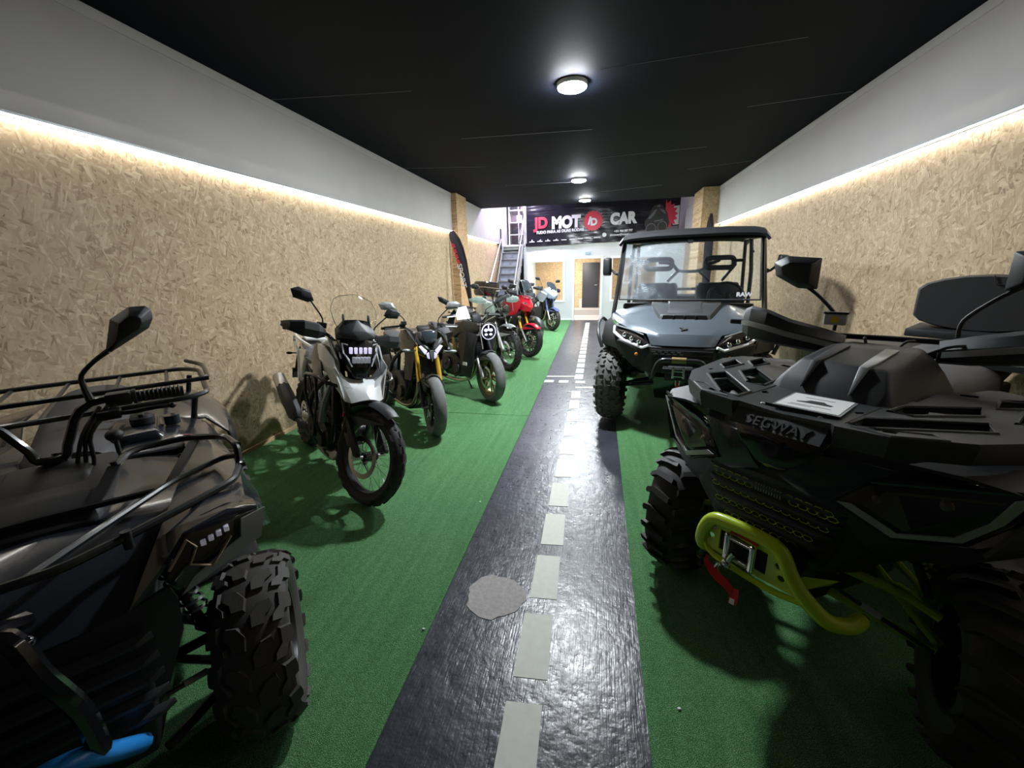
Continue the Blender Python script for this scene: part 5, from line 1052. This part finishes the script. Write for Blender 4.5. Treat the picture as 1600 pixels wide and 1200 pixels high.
    b = B(); b.tube([(-.93, .085, .45), (-wb, .085, Rr+.085), (-wb-.08, .085, Rr), (-wb, .085, Rr-.085), (-.93, .085, .38)], .008, 4, 3); b.cyl((-wb, .075, Rr), (-wb, .095, Rr), .085, n=28); obj('chain', b, 'bronze', e)
    for s in (1, -1): b = B(); b.cyl((-.90, s*.14, .32), (-.90, s*.25, .32), .013); b.hull([(-.86, s*.14, .30), (-.96, s*.14, .52), (-.98, s*.14, .30), (-.86, s*.155, .30), (-.96, s*.155, .52), (-.98, s*.155, .30)], .003); obj('footpeg', b, 'alu', e)
    b = B(); b.tube([(-.72, .13, .27), (-.68, .23, .047)], .011, 8); b.box((-.67, .235, .0375), (.06, .035, .008), .002); obj('side_stand', b, 'metal_black', e)
    # tank
    tw, tz, tx = g('tank', (.15, 1.06, -.42)); rings = []
    for X, hw_, zt, zb in [(tx+.04, .07, tz-.06, tz-.16), (tx, tw*.85, tz-.02, tz-.22), (tx-.14, tw, tz, tz-.24), (tx-.30, tw*.95, tz-.02, tz-.24), (tx-.42, tw*.62, tz-.09, tz-.22), (tx-.48, tw*.42, tz-.15, tz-.21)]:
        zm = (zt+zb)/2; rings.append([(X, hw_*.45, zt), (X, hw_*.85, zt-.03), (X, hw_, zm), (X, hw_*.85, zb), (X, 0, zb-.0), (X, -hw_*.85, zb), (X, -hw_, zm), (X, -hw_*.85, zt-.03), (X, -hw_*.45, zt), (X, 0, zt+.006)])
    b = B(); b.loft(rings); tk = obj('fuel_tank', b, g('tankcol', body), e, ang=28)
    b = B(); b.lathe([(0, tz+.016), (.035, tz+.012), (.04, tz)], (tx-.14, 0, 0), 'z', 20); obj('fuel_cap', b, 'metal_black', tk)
    b = B(); rings = []
    tl = g('tail', 0.0)
    for X, hw_, zt in [(tx-.40, .09, tz-.16), (tx-.52, .13, tz-.20), (tx-.72, .14, tz-.19), (tx-.82, .12, tz-.12), (tx-.98, .10, tz-.10), (tx-1.06-tl, .07, tz-.085)]:
        rings.append([(X, hw_, zt-.02), (X, hw_*.7, zt), (X, 0, zt+.006), (X, -hw_*.7, zt), (X, -hw_, zt-.02), (X, -hw_*.8, zt-.07), (X, hw_*.8, zt-.07)])
    b.loft(rings); obj('seat', b, g('seatcol', 'seat_vinyl'), e, ang=40)
    b = B(); b.hull(both([(tx-.50, .11, tz-.26), (tx-.55, .12, tz-.22), (tx-1.0, .10, tz-.17), (tx-1.14-tl, .05, tz-.13), (tx-1.12-tl, .05, tz-.19), (tx-.7, .10, tz-.34)]), .006); obj('tail_panel', b, g('tailcol', body), e)
    b = B(); b.sheet([[(tx-1.08-tl, y, tz-.17), (tx-1.20-tl, y, tz-.28), (tx-1.30-tl, y, tz-.48)] for y in (-.07, 0, .07)], .006); b.box((tx-1.28-tl, 0, tz-.46), (.01, .18, .10)); obj('plate_holder', b, 'plastic_black', e)
    b = B(); b.box((tx-1.15-tl, 0, tz-.16), (.03, .10, .03), .006); obj('tail_lamp', b, 'red', e)
    for s in (1, -1): b = B(); b.tube([(tx-1.12-tl, s*.06, tz-.24), (tx-1.12-tl, s*.13, tz-.24)], .006); b.ball((tx-1.12-tl, s*.15, tz-.24), .018, (1, 1.6, .8), 6); obj('turn_signal', b, 'plastic_black', e)
    return e, F, fp, P0, tc
def hl_panel(e, name, m_, pts, F=None, bev=.003, parent=None, ang=38):
    b = B(); 
    if F: b.M = F
    b.hull(pts, bev); return obj(name, b, m_, parent or e, ang)

# --- white adventure motorcycle
def bike_white():
    e, F, fp, P0, tc = moto('white adventure motorcycle with clear windscreen and spoked wheels, nearest on the left', (-1.60, 2.407), -.68, dict(R=.352, w=.105, Rr=.335, wr=.15, wb=1.45, steer=.30, wheel='spoke', discs=1,
        tread=(CHEVRON, 20, .0075), body='olive', tank=(.165, 1.12, -.42), guards='plastic_dark', bar_h=.17, bar_w=.42, mirror=(.20, .07, .05), fendercol='plastic_dark', slider='plastic_black', fork='metal_black', fork_guard='plastic_black', tailcol='white_gloss', tipcol='alu', covercol='metal_black', swingcol='alu', tail=.1,
        muffler=[(-.86, -.17, .34), (-.98, -.235, .40), (-1.42, -.29, .70)], fender=(58, 150, .045)))
    # nose
    b = B(); b.hull(both([(-.165, .04, .885), (-.175, .065, .93), (-.20, .115, 1.08), (-.225, .135, 1.15), (-.20, .04, 1.17), (-.33, .10, .95), (-.36, .14, 1.15), (-.18, .0, 1.0), (-.16, .03, .96)]), .006); hl = obj('headlight', b, 'lamp_dark', e)
    for z, x, w, m_ in ((1.085, -.158, .085, 'drl_lit'), (1.02, -.135, .065, 'drl_dim')):
        for k in range(5): b = B(); y = -w*.8+w*1.6*k/4; b.hull([(x-.02+dx, y+dy, z+dz) for dx in (-.025, .004) for dy in (-.010, .010) for dz in (-.022, .022)], .003); obj('led_lens', b, m_, hl)
    for s in (1, -1):
        b = B(); b.tube([(-.165, s*.085, 1.02), (-.185, s*.12, 1.07), (-.20, s*.125, 1.135), (-.185, s*.09, 1.125)], .005, 5); b.tube([(-.15, s*.07, .975), (-.172, s*.105, 1.05)], .005, 5); obj('daytime_line', b, 'drl_dim', hl)
    b = B(); b.hull(both([(-.185, .0, 1.155), (-.215, .115, 1.175), (-.25, .13, 1.21), (-.30, .09, 1.29), (-.27, .0, 1.30), (-.36, .13, 1.22), (-.30, .14, 1.15), (-.215, .05, 1.22)]), .006); obj('brow', b, 'plastic_dark', e)
    rows = []
    for z, hw, x in [(1.20, .115, -.27), (1.28, .15, -.30), (1.36, .165, -.335), (1.43, .135, -.365), (1.475, .085, -.385)]:
        rows.append([(x+.035*(1-(f*f)), hw*f, z+(.0 if z < 1.46 else -.02*abs(f))) for f in [i/6 for i in range(-6, 7)]])
    b = B(); b.sheet(rows, .004); ws = obj('windscreen', b, 'windscreen', e)
    b = B(); b.tube([rows[i][0] for i in range(5)]+rows[4]+[rows[i][-1] for i in range(4, -1, -1)], .0022, 5); obj('windscreen_edge', b, 'grey_light', ws)
    for s in (1, -1): b = B(); b.hull([(-.25, s*.085, 1.20), (-.30, s*.085, 1.20), (-.29, s*.10, 1.33), (-.31, s*.09, 1.335), (-.25, s*.105, 1.20), (-.29, s*.08, 1.33)], .004); obj('screen_bracket', b, 'plastic_black', ws)
    # beak and side panels
    b = B(); b.sheet([[(-.22, y*1.0, z) for y, z in ((-.175, 1.02), (-.15, .96), (-.10, .89), (0, .865), (.10, .89), (.15, .96), (.175, 1.02))], [(-.15, y, z) for y, z in ((-.185, .97), (-.155, .92), (-.095, .865), (0, .848), (.095, .865), (.155, .92), (.185, .97))], [(-.075-.055*abs(y)/.1*.8, y, z) for y, z in ((-.165, .87), (-.135, .845), (-.075, .825), (0, .82), (.075, .825), (.135, .845), (.165, .87))], [(.015-.075*abs(y)/.1, y, z) for y, z in ((-.138, .745), (-.10, .735), (-.055, .755), (0, .772), (.055, .755), (.10, .735), (.138, .745))]], .010); obj('beak', b, 'white_gloss', e, ang=28)
    def sp(b):
        b.sheet([[(-.215, .175, 1.025), (-.34, .205, 1.10), (-.50, .20, 1.10)], [(-.16, .19, .96), (-.32, .225, 1.0), (-.48, .215, 1.0)], [(-.125, .165, .865), (-.24, .20, .90), (-.36, .20, .93)], [(-.085, .138, .745), (-.19, .165, .82), (-.27, .18, .88)]], .010)
    sides('side_fairing', e, 'white_gloss', sp, 26)
    sides('fairing_trim', e, 'silver_trim', lambda b: b.hull([(-.17, .145, .92), (-.20, .14, 1.0), (-.36, .15, 1.17), (-.42, .16, 1.16), (-.22, .165, .97), (-.20, .16, .90), (-.36, .17, 1.15)], .004))
    sides('tank_shroud', e, 'olive', lambda b: b.sheet([[(-.36, .19, 1.08), (-.55, .20, 1.10), (-.74, .16, 1.06)], [(-.34, .225, .98), (-.52, .225, 1.0), (-.78, .18, .96)], [(-.36, .21, .88), (-.52, .20, .84), (-.74, .17, .84)]], .010), 26)
    for s in (1, -1):
        b = B(); b.tube([(-.50, s*.13, .30), (-.47, s*.23, .50), (-.58, s*.27, .72), (-.62, s*.26, .86), (-.30, s*.275, .90), (-.14, s*.22, .86), (-.20, s*.10, .82)], .0125, 8, 0, corner=.06); b.tube([(-.47, s*.23, .50), (-.30, s*.26, .70), (-.30, s*.27, .895)], .0115, 8, corner=.05); obj('crash_bar', b, 'tube_black', e)
        b = B(); b.tube([(-.44, s*.10, .84), (-.46, s*.16, .66), (-.50, s*.17, .50)], .028, 8, 3); obj('side_cover', b, 'grey_light', e)
        b = B(); b.tube([(-.95, s*.13, 1.02), (-1.25, s*.15, 1.05), (-1.50, s*.13, 1.08), (-1.54, s*.06, 1.08)], .014, 8, 3); b.tube([(-1.50, s*.13, 1.08), (-1.53, s*.13, 1.0), (-1.40, s*.13, .93), (-1.36, s*.13, .80), (-1.34, s*.13, .66)], .012, 8, 3); obj('grab_rail', b, 'white_gloss', e)
        b = B(); b.hull([(-1.30, s*.12, .66), (-1.42, s*.13, .68), (-1.46, s*.12, .95), (-1.12, s*.13, .98), (-1.2, s*.14, .84), (-1.42, s*.10, .7), (-1.1, s*.10, .96)], .006); obj('rear_side_panel', b, 'white_gloss', e)
    b = B(); b.hull([(x, y, z) for x, y, z in ((-1.28, -.09, 1.06), (-1.28, .09, 1.06), (-1.55, -.08, 1.09), (-1.55, .08, 1.09), (-1.28, -.09, 1.04), (-1.28, .09, 1.04), (-1.55, -.08, 1.07), (-1.55, .08, 1.07))], .005); obj('luggage_rack', b, 'white_gloss', e)
    b = B(); b.hull(both([(-.33, .08, .30), (-.30, .08, .34), (-.42, .12, .20), (-.82, .11, .19), (-.82, .12, .23), (-.34, .09, .24)]), .008); sk = obj('skid_plate', b, 'alu', e)
    b = B(); b.box((-.55, -.121, .215), (.10, .006, .018)); obj('skid_slot', b, 'ink', sk)
    for s in (1, -1): b = B(); b.M = F; b.box(fp(.30, s*.135, .0), (.012, .008, .03), .002); obj('fork_reflector', b, 'red', e)
bike_white()

# --- black naked with gold fork
def bike_gold():
    e, F, fp, P0, tc = moto('dark naked motorcycle with gold fork tubes, between the white adventure motorcycle and the round-headlight one', (-1.61, 3.712), -.76, dict(R=.305, w=.125, Rr=.315, wr=.16, wb=1.40, steer=-.22,
        fork='gold', slider='metal_black', body='olive', tank=(.16, 1.04, -.36), bar_h=.11, bar_w=.38, mirror=(.19, .07, .05), mirrorcol='grey_light', fendercol='plastic_black', tmat='tread_grey', tread=([], 1, .001), fender=(88, 122, .015), discs=2, pipes=4, slidercol='metal_black'))
    b = B(); b.M = F; b.hull([(x, s*y, z) for s in (1, -1) for x, y, z in ((-.02, .0, .76), (-.03, .045, .80), (-.07, .125, .90), (-.09, .115, .935), (-.09, .03, .90), (-.17, .11, .82), (-.18, .10, .94))], .004); hd = obj('headlight', b, 'paint_gloss_black', e)
    for s in (1, -1):
        b = B(); b.M = F; b.hull([(-.012+dx, s*y, z) for dx in (-.03, 0) for y, z in ((.022, .785), (.045, .80), (.052, .835), (.028, .85))]+[(-.022, s*.04, .79)], .003); b.hull([(-.04+dx, s*y, z) for dx in (-.03, 0) for y, z in ((.038, .862), (.062, .825), (.118, .905), (.095, .915))], .003); obj('headlight_lens', b, 'drl_lit', hd)
        b = B(); b.M = F; b.hull([(-.035, s*.03, .875), (-.08, s*.135, .935), (-.11, s*.12, .99), (-.09, s*.03, .94), (-.12, s*.10, .93), (-.05, s*.01, .87)], .003); obj('brow_blade', b, 'plastic_dark', hd)
    b = B(); b.M = F; b.hull([(x, s*y, z) for s in (1, -1) for x, y, z in ((-.05, .0, .93), (-.06, .06, .96), (-.10, .085, 1.05), (-.13, .03, 1.06), (-.13, .06, .95))], .005); obj('flyscreen', b, 'screen_glass', e)
    b = B(); b.M = F; b.hull([(-.005, s*y, z) for s in (1, -1) for y, z in ((.004, .76), (.018, .87))]+[(-.02, s*.02, .87) for s in (1, -1)]); obj('centre_blade', b, 'grey_light', hd)
    sides('tank_shroud', e, 'olive', lambda b: (b.sheet([[(-.20, .15, 1.0), (-.42, .19, 1.03), (-.62, .16, 1.0)], [(-.16, .18, .93), (-.40, .215, .93), (-.66, .18, .90)], [(-.24, .17, .84), (-.42, .19, .80), (-.60, .16, .80)]], .01)), 24)
    sides('shroud_tip', e, 'plastic_dark', lambda b: b.hull([(-.12, .17, .90), (-.26, .21, 1.0), (-.40, .20, 1.05), (-.30, .16, 1.0), (-.2, .16, .86)], .004))
    sides('radiator_cover', e, 'plastic_black', lambda b: b.hull([(-.22, .15, .82), (-.26, .16, .52), (-.42, .17, .50), (-.46, .17, .82), (-.3, .13, .8)], .006))
    sides('front_turn_signal', e, 'grey_light', lambda b: (b.tube([(-.20, .15, .84), (-.18, .22, .84)], .006), b.ball((-.18, .255, .84), .022, (1, 2, .8), 8)))
    b = B(); b.hull(both([(-.36, .10, .30), (-.40, .11, .18), (-.80, .11, .17), (-.80, .12, .24)]), .008); obj('belly_pan', b, 'metal_black', e)
bike_gold()

# --- black roadster with round headlight
def bike_round():
    e, F, fp, P0, tc = moto('black roadster motorcycle with round glowing headlight and a white paper on its tank', (-1.325, 4.90), -.62, dict(R=.318, w=.13, Rr=.315, wr=.17, wb=1.42, steer=-.25+.0,
        fork='metal_black', slider='alu', body='olive', tankcol='plastic_dark', tank=(.15, 1.0, -.36), bar_h=.10, bar_w=.38, barcol='alu', mirror=(.16, .06, .10), mshape=[(-.07, -.05), (-.02, -.06), (.09, .0), (.11, .06), (.06, .055), (-.05, .0)], tmat='tread_grey', tread=([], 1, .001), fender=(85, 118, .015), pipes=2, rimcol='bronze', muffler=[(-.86, -.14, .22), (-.95, -.2, .25), (-1.25, -.22, .34)]))
    b = B(); b.M = F; c = Vector((-.06, 0, .885)); b.lathe([(0, -.07), (.07, -.06), (.095, .0), (.100, .030), (.088, .036), (.082, .024)], c, 'x', 32); hd = obj('headlight', b, 'metal_black', e)
    b = B(); b.M = F; b.lathe([(.090, .036), (.098, .033), (.098, .040), (.090, .043)], c, 'x', 40, closed=True); b.box((c.x+.034, 0, c.z+.045), (.008, .014, .07), .002); obj('halo_ring', b, 'drl_lit', hd)
    for s in (1, -1):
        b = B(); b.M = F; b.ball((c.x+.03, s*.035, c.z+.018), .026, (.4, 1, .8), 8); b.ball((c.x+.03, s*.032, c.z-.035), .022, (.4, 1, .7), 8); obj('headlight_lens', b, 'drl_lit', hd)
        b = B(); b.M = F; b.tube([(c.x+.03, s*.112, c.z+.11), (c.x+.045, s*.118, c.z-.02), (c.x+.10, s*.118, c.z-.20)], .007, 6); obj('fork_stay', b, 'alu', hd)
    b = B(); b.M = F; b.lathe([(0, .026), (.084, .022), (.086, .03)], c, 'x', 32); obj('reflector', b, 'lamp_dark', hd)
    sides('radiator_shroud', e, 'plastic_black', lambda b: b.hull([(-.14, .165, .84), (-.20, .14, .40), (-.25, .13, .26), (-.42, .16, .27), (-.50, .19, .80), (-.30, .20, .86), (-.2, .1, .8), (-.3, .1, .3)], .008))
    sides('tank_shroud', e, 'olive', lambda b: b.hull([(-.10, .15, .90), (-.16, .17, .98), (-.40, .21, .99), (-.52, .20, .90), (-.30, .19, .82), (-.14, .14, .84), (-.3, .13, .98)], .006))
    sides('side_plate', e, 'bronze', lambda b: b.hull([(-.52, .18, .62), (-.58, .19, .76), (-.64, .19, .76), (-.60, .18, .58), (-.52, .165, .62), (-.6, .17, .6), (-.6, .175, .76)], .004))
    sides('shroud_decal', e, 'white_paper', lambda b: b.hull([(-.30+dx, .165+.012*k, z) for dx in (0, -.08) for z in (.42, .46) for k in (0, 1)]))
    return e
e3 = bike_round()
b = B(); b.sheet([[(0, -.085, 0), (0, .085, .01)], [(-.03, -.09, .07), (-.03, .07, .09)], [(-.07, -.05, .14), (-.06, .05, .16)]], .0015)
pp = obj('paper_sheet', b, 'white_paper'); pp.location = (-1.62, 4.93, 1.045); pp.rotation_euler = (0, .1, -1.0); tag(pp, 'folded white paper lying on the handlebar of the round-headlight motorcycle', 'paper')

# --- white and mint scrambler with top box
def bike_mint():
    e, F, fp, P0, tc = moto('white and mint adventure motorcycle with knobby tyre and small windscreen', (-1.45, 6.6), -.60, dict(R=.35, w=.12, Rr=.33, wr=.15, wb=1.48, steer=-.25, wheel='spoke', tread=(ENDURO, 30, .010),
        fork='alu', slider='alu', usd=False, body='white_gloss', tank=(.15, 1.12, -.40), bar_h=.15, bar_w=.40, guards='mint', mirror=(.20, .06, .05), fender=(66, 118, .075), fendercol='grey_light', fork_guard='white_gloss', barcol='alu'))
    b = B(); b.M = F; b.lathe([(0, -.05), (.07, -.04), (.085, .02), (.075, .035), (0, .045)], (-.10, 0, 1.0), 'x', 24); obj('headlight', b, 'reflector', e)
    b = B(); b.M = F; rows = [[(x+.03*(1-f*f), hw*f, z) for f in (-1, -.5, 0, .5, 1)] for z, hw, x in ((.98, .13, -.06), (1.10, .15, -.12), (1.22, .14, -.19), (1.30, .09, -.23))]; b.sheet(rows, .004); obj('windscreen', b, 'windscreen', e)
    b = B(); b.M = F; b.tube([rows[i][0] for i in range(4)]+rows[3]+[rows[i][-1] for i in range(3, -1, -1)], .006, 6); obj('screen_frame', b, 'alu', e)
    sides('tank_shroud', e, 'mint', lambda b: b.hull([(-.20, .14, 1.0), (-.34, .19, 1.10), (-.52, .20, 1.06), (-.44, .2, .92), (-.26, .17, .90), (-.4, .13, 1.0)], .006))
    sides('radiator_guard', e, 'plastic_black', lambda b: b.hull([(-.20, .15, .90), (-.24, .16, .62), (-.42, .17, .60), (-.46, .17, .88), (-.3, .12, .8)], .006))
    for s in (1, -1): b = B(); b.tube([(-.46, s*.12, .34), (-.40, s*.26, .52), (-.34, s*.27, .78), (-.20, s*.18, .88)], .0125, 8, corner=.06); obj('crash_bar', b, 'alu', e); b = B(); b.tube([(-.95, s*.12, .98), (-1.45, s*.12, 1.02)], .011); obj('rack_rail', b, 'tube_black', e)
    return e
bike_mint()
b = B(); b.hull([(x*.9, y*.9, .0) for x in (-.17, .17) for y in (-.19, .19)]+[(x, y, .06) for x in (-.17, .17) for y in (-.20, .20)]+[(x, y, .26) for x in (-.17, .17) for y in (-.20, .20)]+[(x*.9, y*.9, .29) for x in (-.17, .17) for y in (-.2, .2)], .018)
tb = obj('top_box', b, 'paint_gloss_black'); tb.location = (-2.26, 8.42, 1.13); tb.rotation_euler = (-.14, 0, -.60); tag(tb, 'glossy black top box carried on the tail of the red motorcycle', 'top box')
b = B(); b.box((0, 0, .17), (.345, .405, .012)); obj('seam_band', b, 'alu', tb)

# --- touring fairing used by the far bikes
def fairing(e, F, m_, lens='drl_dim', tall=.30, ws='windscreen', signal=True):
    b = B(); b.hull(both([(-.04, .0, .93), (-.07, .09, .96), (-.16, .17, 1.02), (-.22, .14, 1.16), (-.12, .03, 1.10), (-.36, .17, 1.10), (-.36, .18, .95), (-.16, .12, .86), (-.07, .02, .86)]), .008); obj('nose_fairing', b, m_, e)
    sides('headlight', e, lens, lambda b: b.hull([(-.055, .03, .95), (-.10, .11, .99), (-.135, .145, 1.03), (-.10, .10, 1.03), (-.07, .03, .98), (-.12, .10, .97)], .003))
    rows = [[(x+.04*(1-f*f), hw*f, z) for f in (-1, -.6, -.2, .2, .6, 1)] for z, hw, x in ((1.08, .10, -.15), (1.08+tall*.4, .15, -.22), (1.08+tall*.8, .14, -.30), (1.08+tall, .08, -.35))]
    b = B(); b.sheet(rows, .004); o = obj('windscreen', b, ws, e)
    b = B(); b.tube([rows[i][0] for i in range(4)]+rows[3]+[rows[i][-1] for i in range(3, -1, -1)], .004, 5); obj('screen_edge', b, 'grey_light', o)
    sides('side_fairing', e, m_, lambda b: b.sheet([[(-.14, .165, 1.02), (-.36, .22, 1.08), (-.58, .20, 1.02)], [(-.16, .18, .92), (-.38, .235, .94), (-.62, .20, .92)], [(-.26, .17, .80), (-.42, .20, .76), (-.55, .17, .80)]], .012), 26)
def bike_red():
    e, F, fp, P0, tc = moto('red touring motorcycle with tall clear windscreen and red front fender', (-1.28, 7.74), -.60, dict(R=.31, w=.125, wb=1.45, steer=.0, fork='gold', slider='alu', body='red_gloss', tank=(.16, 1.08, -.40), bar_h=.13, bar_w=.38, mirror=(.16, .07, .05), fendercol='red_gloss', fender=(48, 125, .03), tmat='rubber', guards='plastic_dark'))
    fairing(e, F, 'red_gloss', 'reflector', .36)
    sides('lower_fairing', e, 'plastic_black', lambda b: b.hull([(-.12, .14, .90), (-.18, .17, .80), (-.40, .19, .74), (-.42, .2, .60), (-.3, .15, .56), (-.2, .14, .72)], .006))
    b = B(); b.tube([(-1.0, .10, .98), (-1.05, .12, 1.12), (-1.35, .12, 1.12)], .010); b.tube([(-1.0, -.10, .98), (-1.05, -.12, 1.12), (-1.35, -.12, 1.12)], .010); b.box((-1.18, 0, 1.125), (.34, .26, .012)); obj('rack_bracket', b, 'tube_black', e)
    sides('fog_lamp', e, 'reflector', lambda b: b.lathe([(0, .02), (.03, .015), (.035, -.02), (0, -.03)], (-.14, .19, .74), 'x', 16))
bike_red()
def bike_black():
    e, F, fp, P0, tc = moto('black touring motorcycle with dark windscreen, mostly hidden behind the red motorcycle', (-1.42, 8.95), -.60, dict(R=.31, w=.12, wb=1.42, steer=0, body='plastic_black', tank=(.15, 1.05, -.40), bar_h=.16, bar_w=.38, mirror=(.22, .07, .05), guards='plastic_black', tmat='tread_grey', tread=([], 1, .001)))
    fairing(e, F, 'plastic_black', 'reflector', .34, 'screen_glass')
bike_black()
def bike_blue():
    e, F, fp, P0, tc = moto('blue and white motorcycle farthest away by the office window', (-1.23, 11.39), -.85, dict(R=.30, w=.115, wb=1.40, steer=0, fork='blue_paint', slider='alu', body='blue_paint', tankcol='blue_paint', tank=(.16, 1.06, -.40), bar_h=.15, bar_w=.38, mirror=(.24, .06, .05), guards='plastic_dark', fendercol='blue_paint', fender=(50, 120, .03), tailcol='white_gloss'))
    fairing(e, F, 'ice', 'drl', .22, 'screen_glass')
    sides('side_wing', e, 'white_gloss', lambda b: b.hull([(-.14, .19, .98), (-.42, .24, 1.06), (-.46, .25, 1.02), (-.16, .2, .94), (-.4, .22, 1.05)], .004))
    sides('cargo_panel', e, 'plastic_dark', lambda b: b.hull([(-.36, .16, .62), (-.36, .2, .30), (-.80, .2, .28), (-.80, .16, .6), (-.4, .1, .3), (-.7, .1, .6)], .01))
bike_blue()
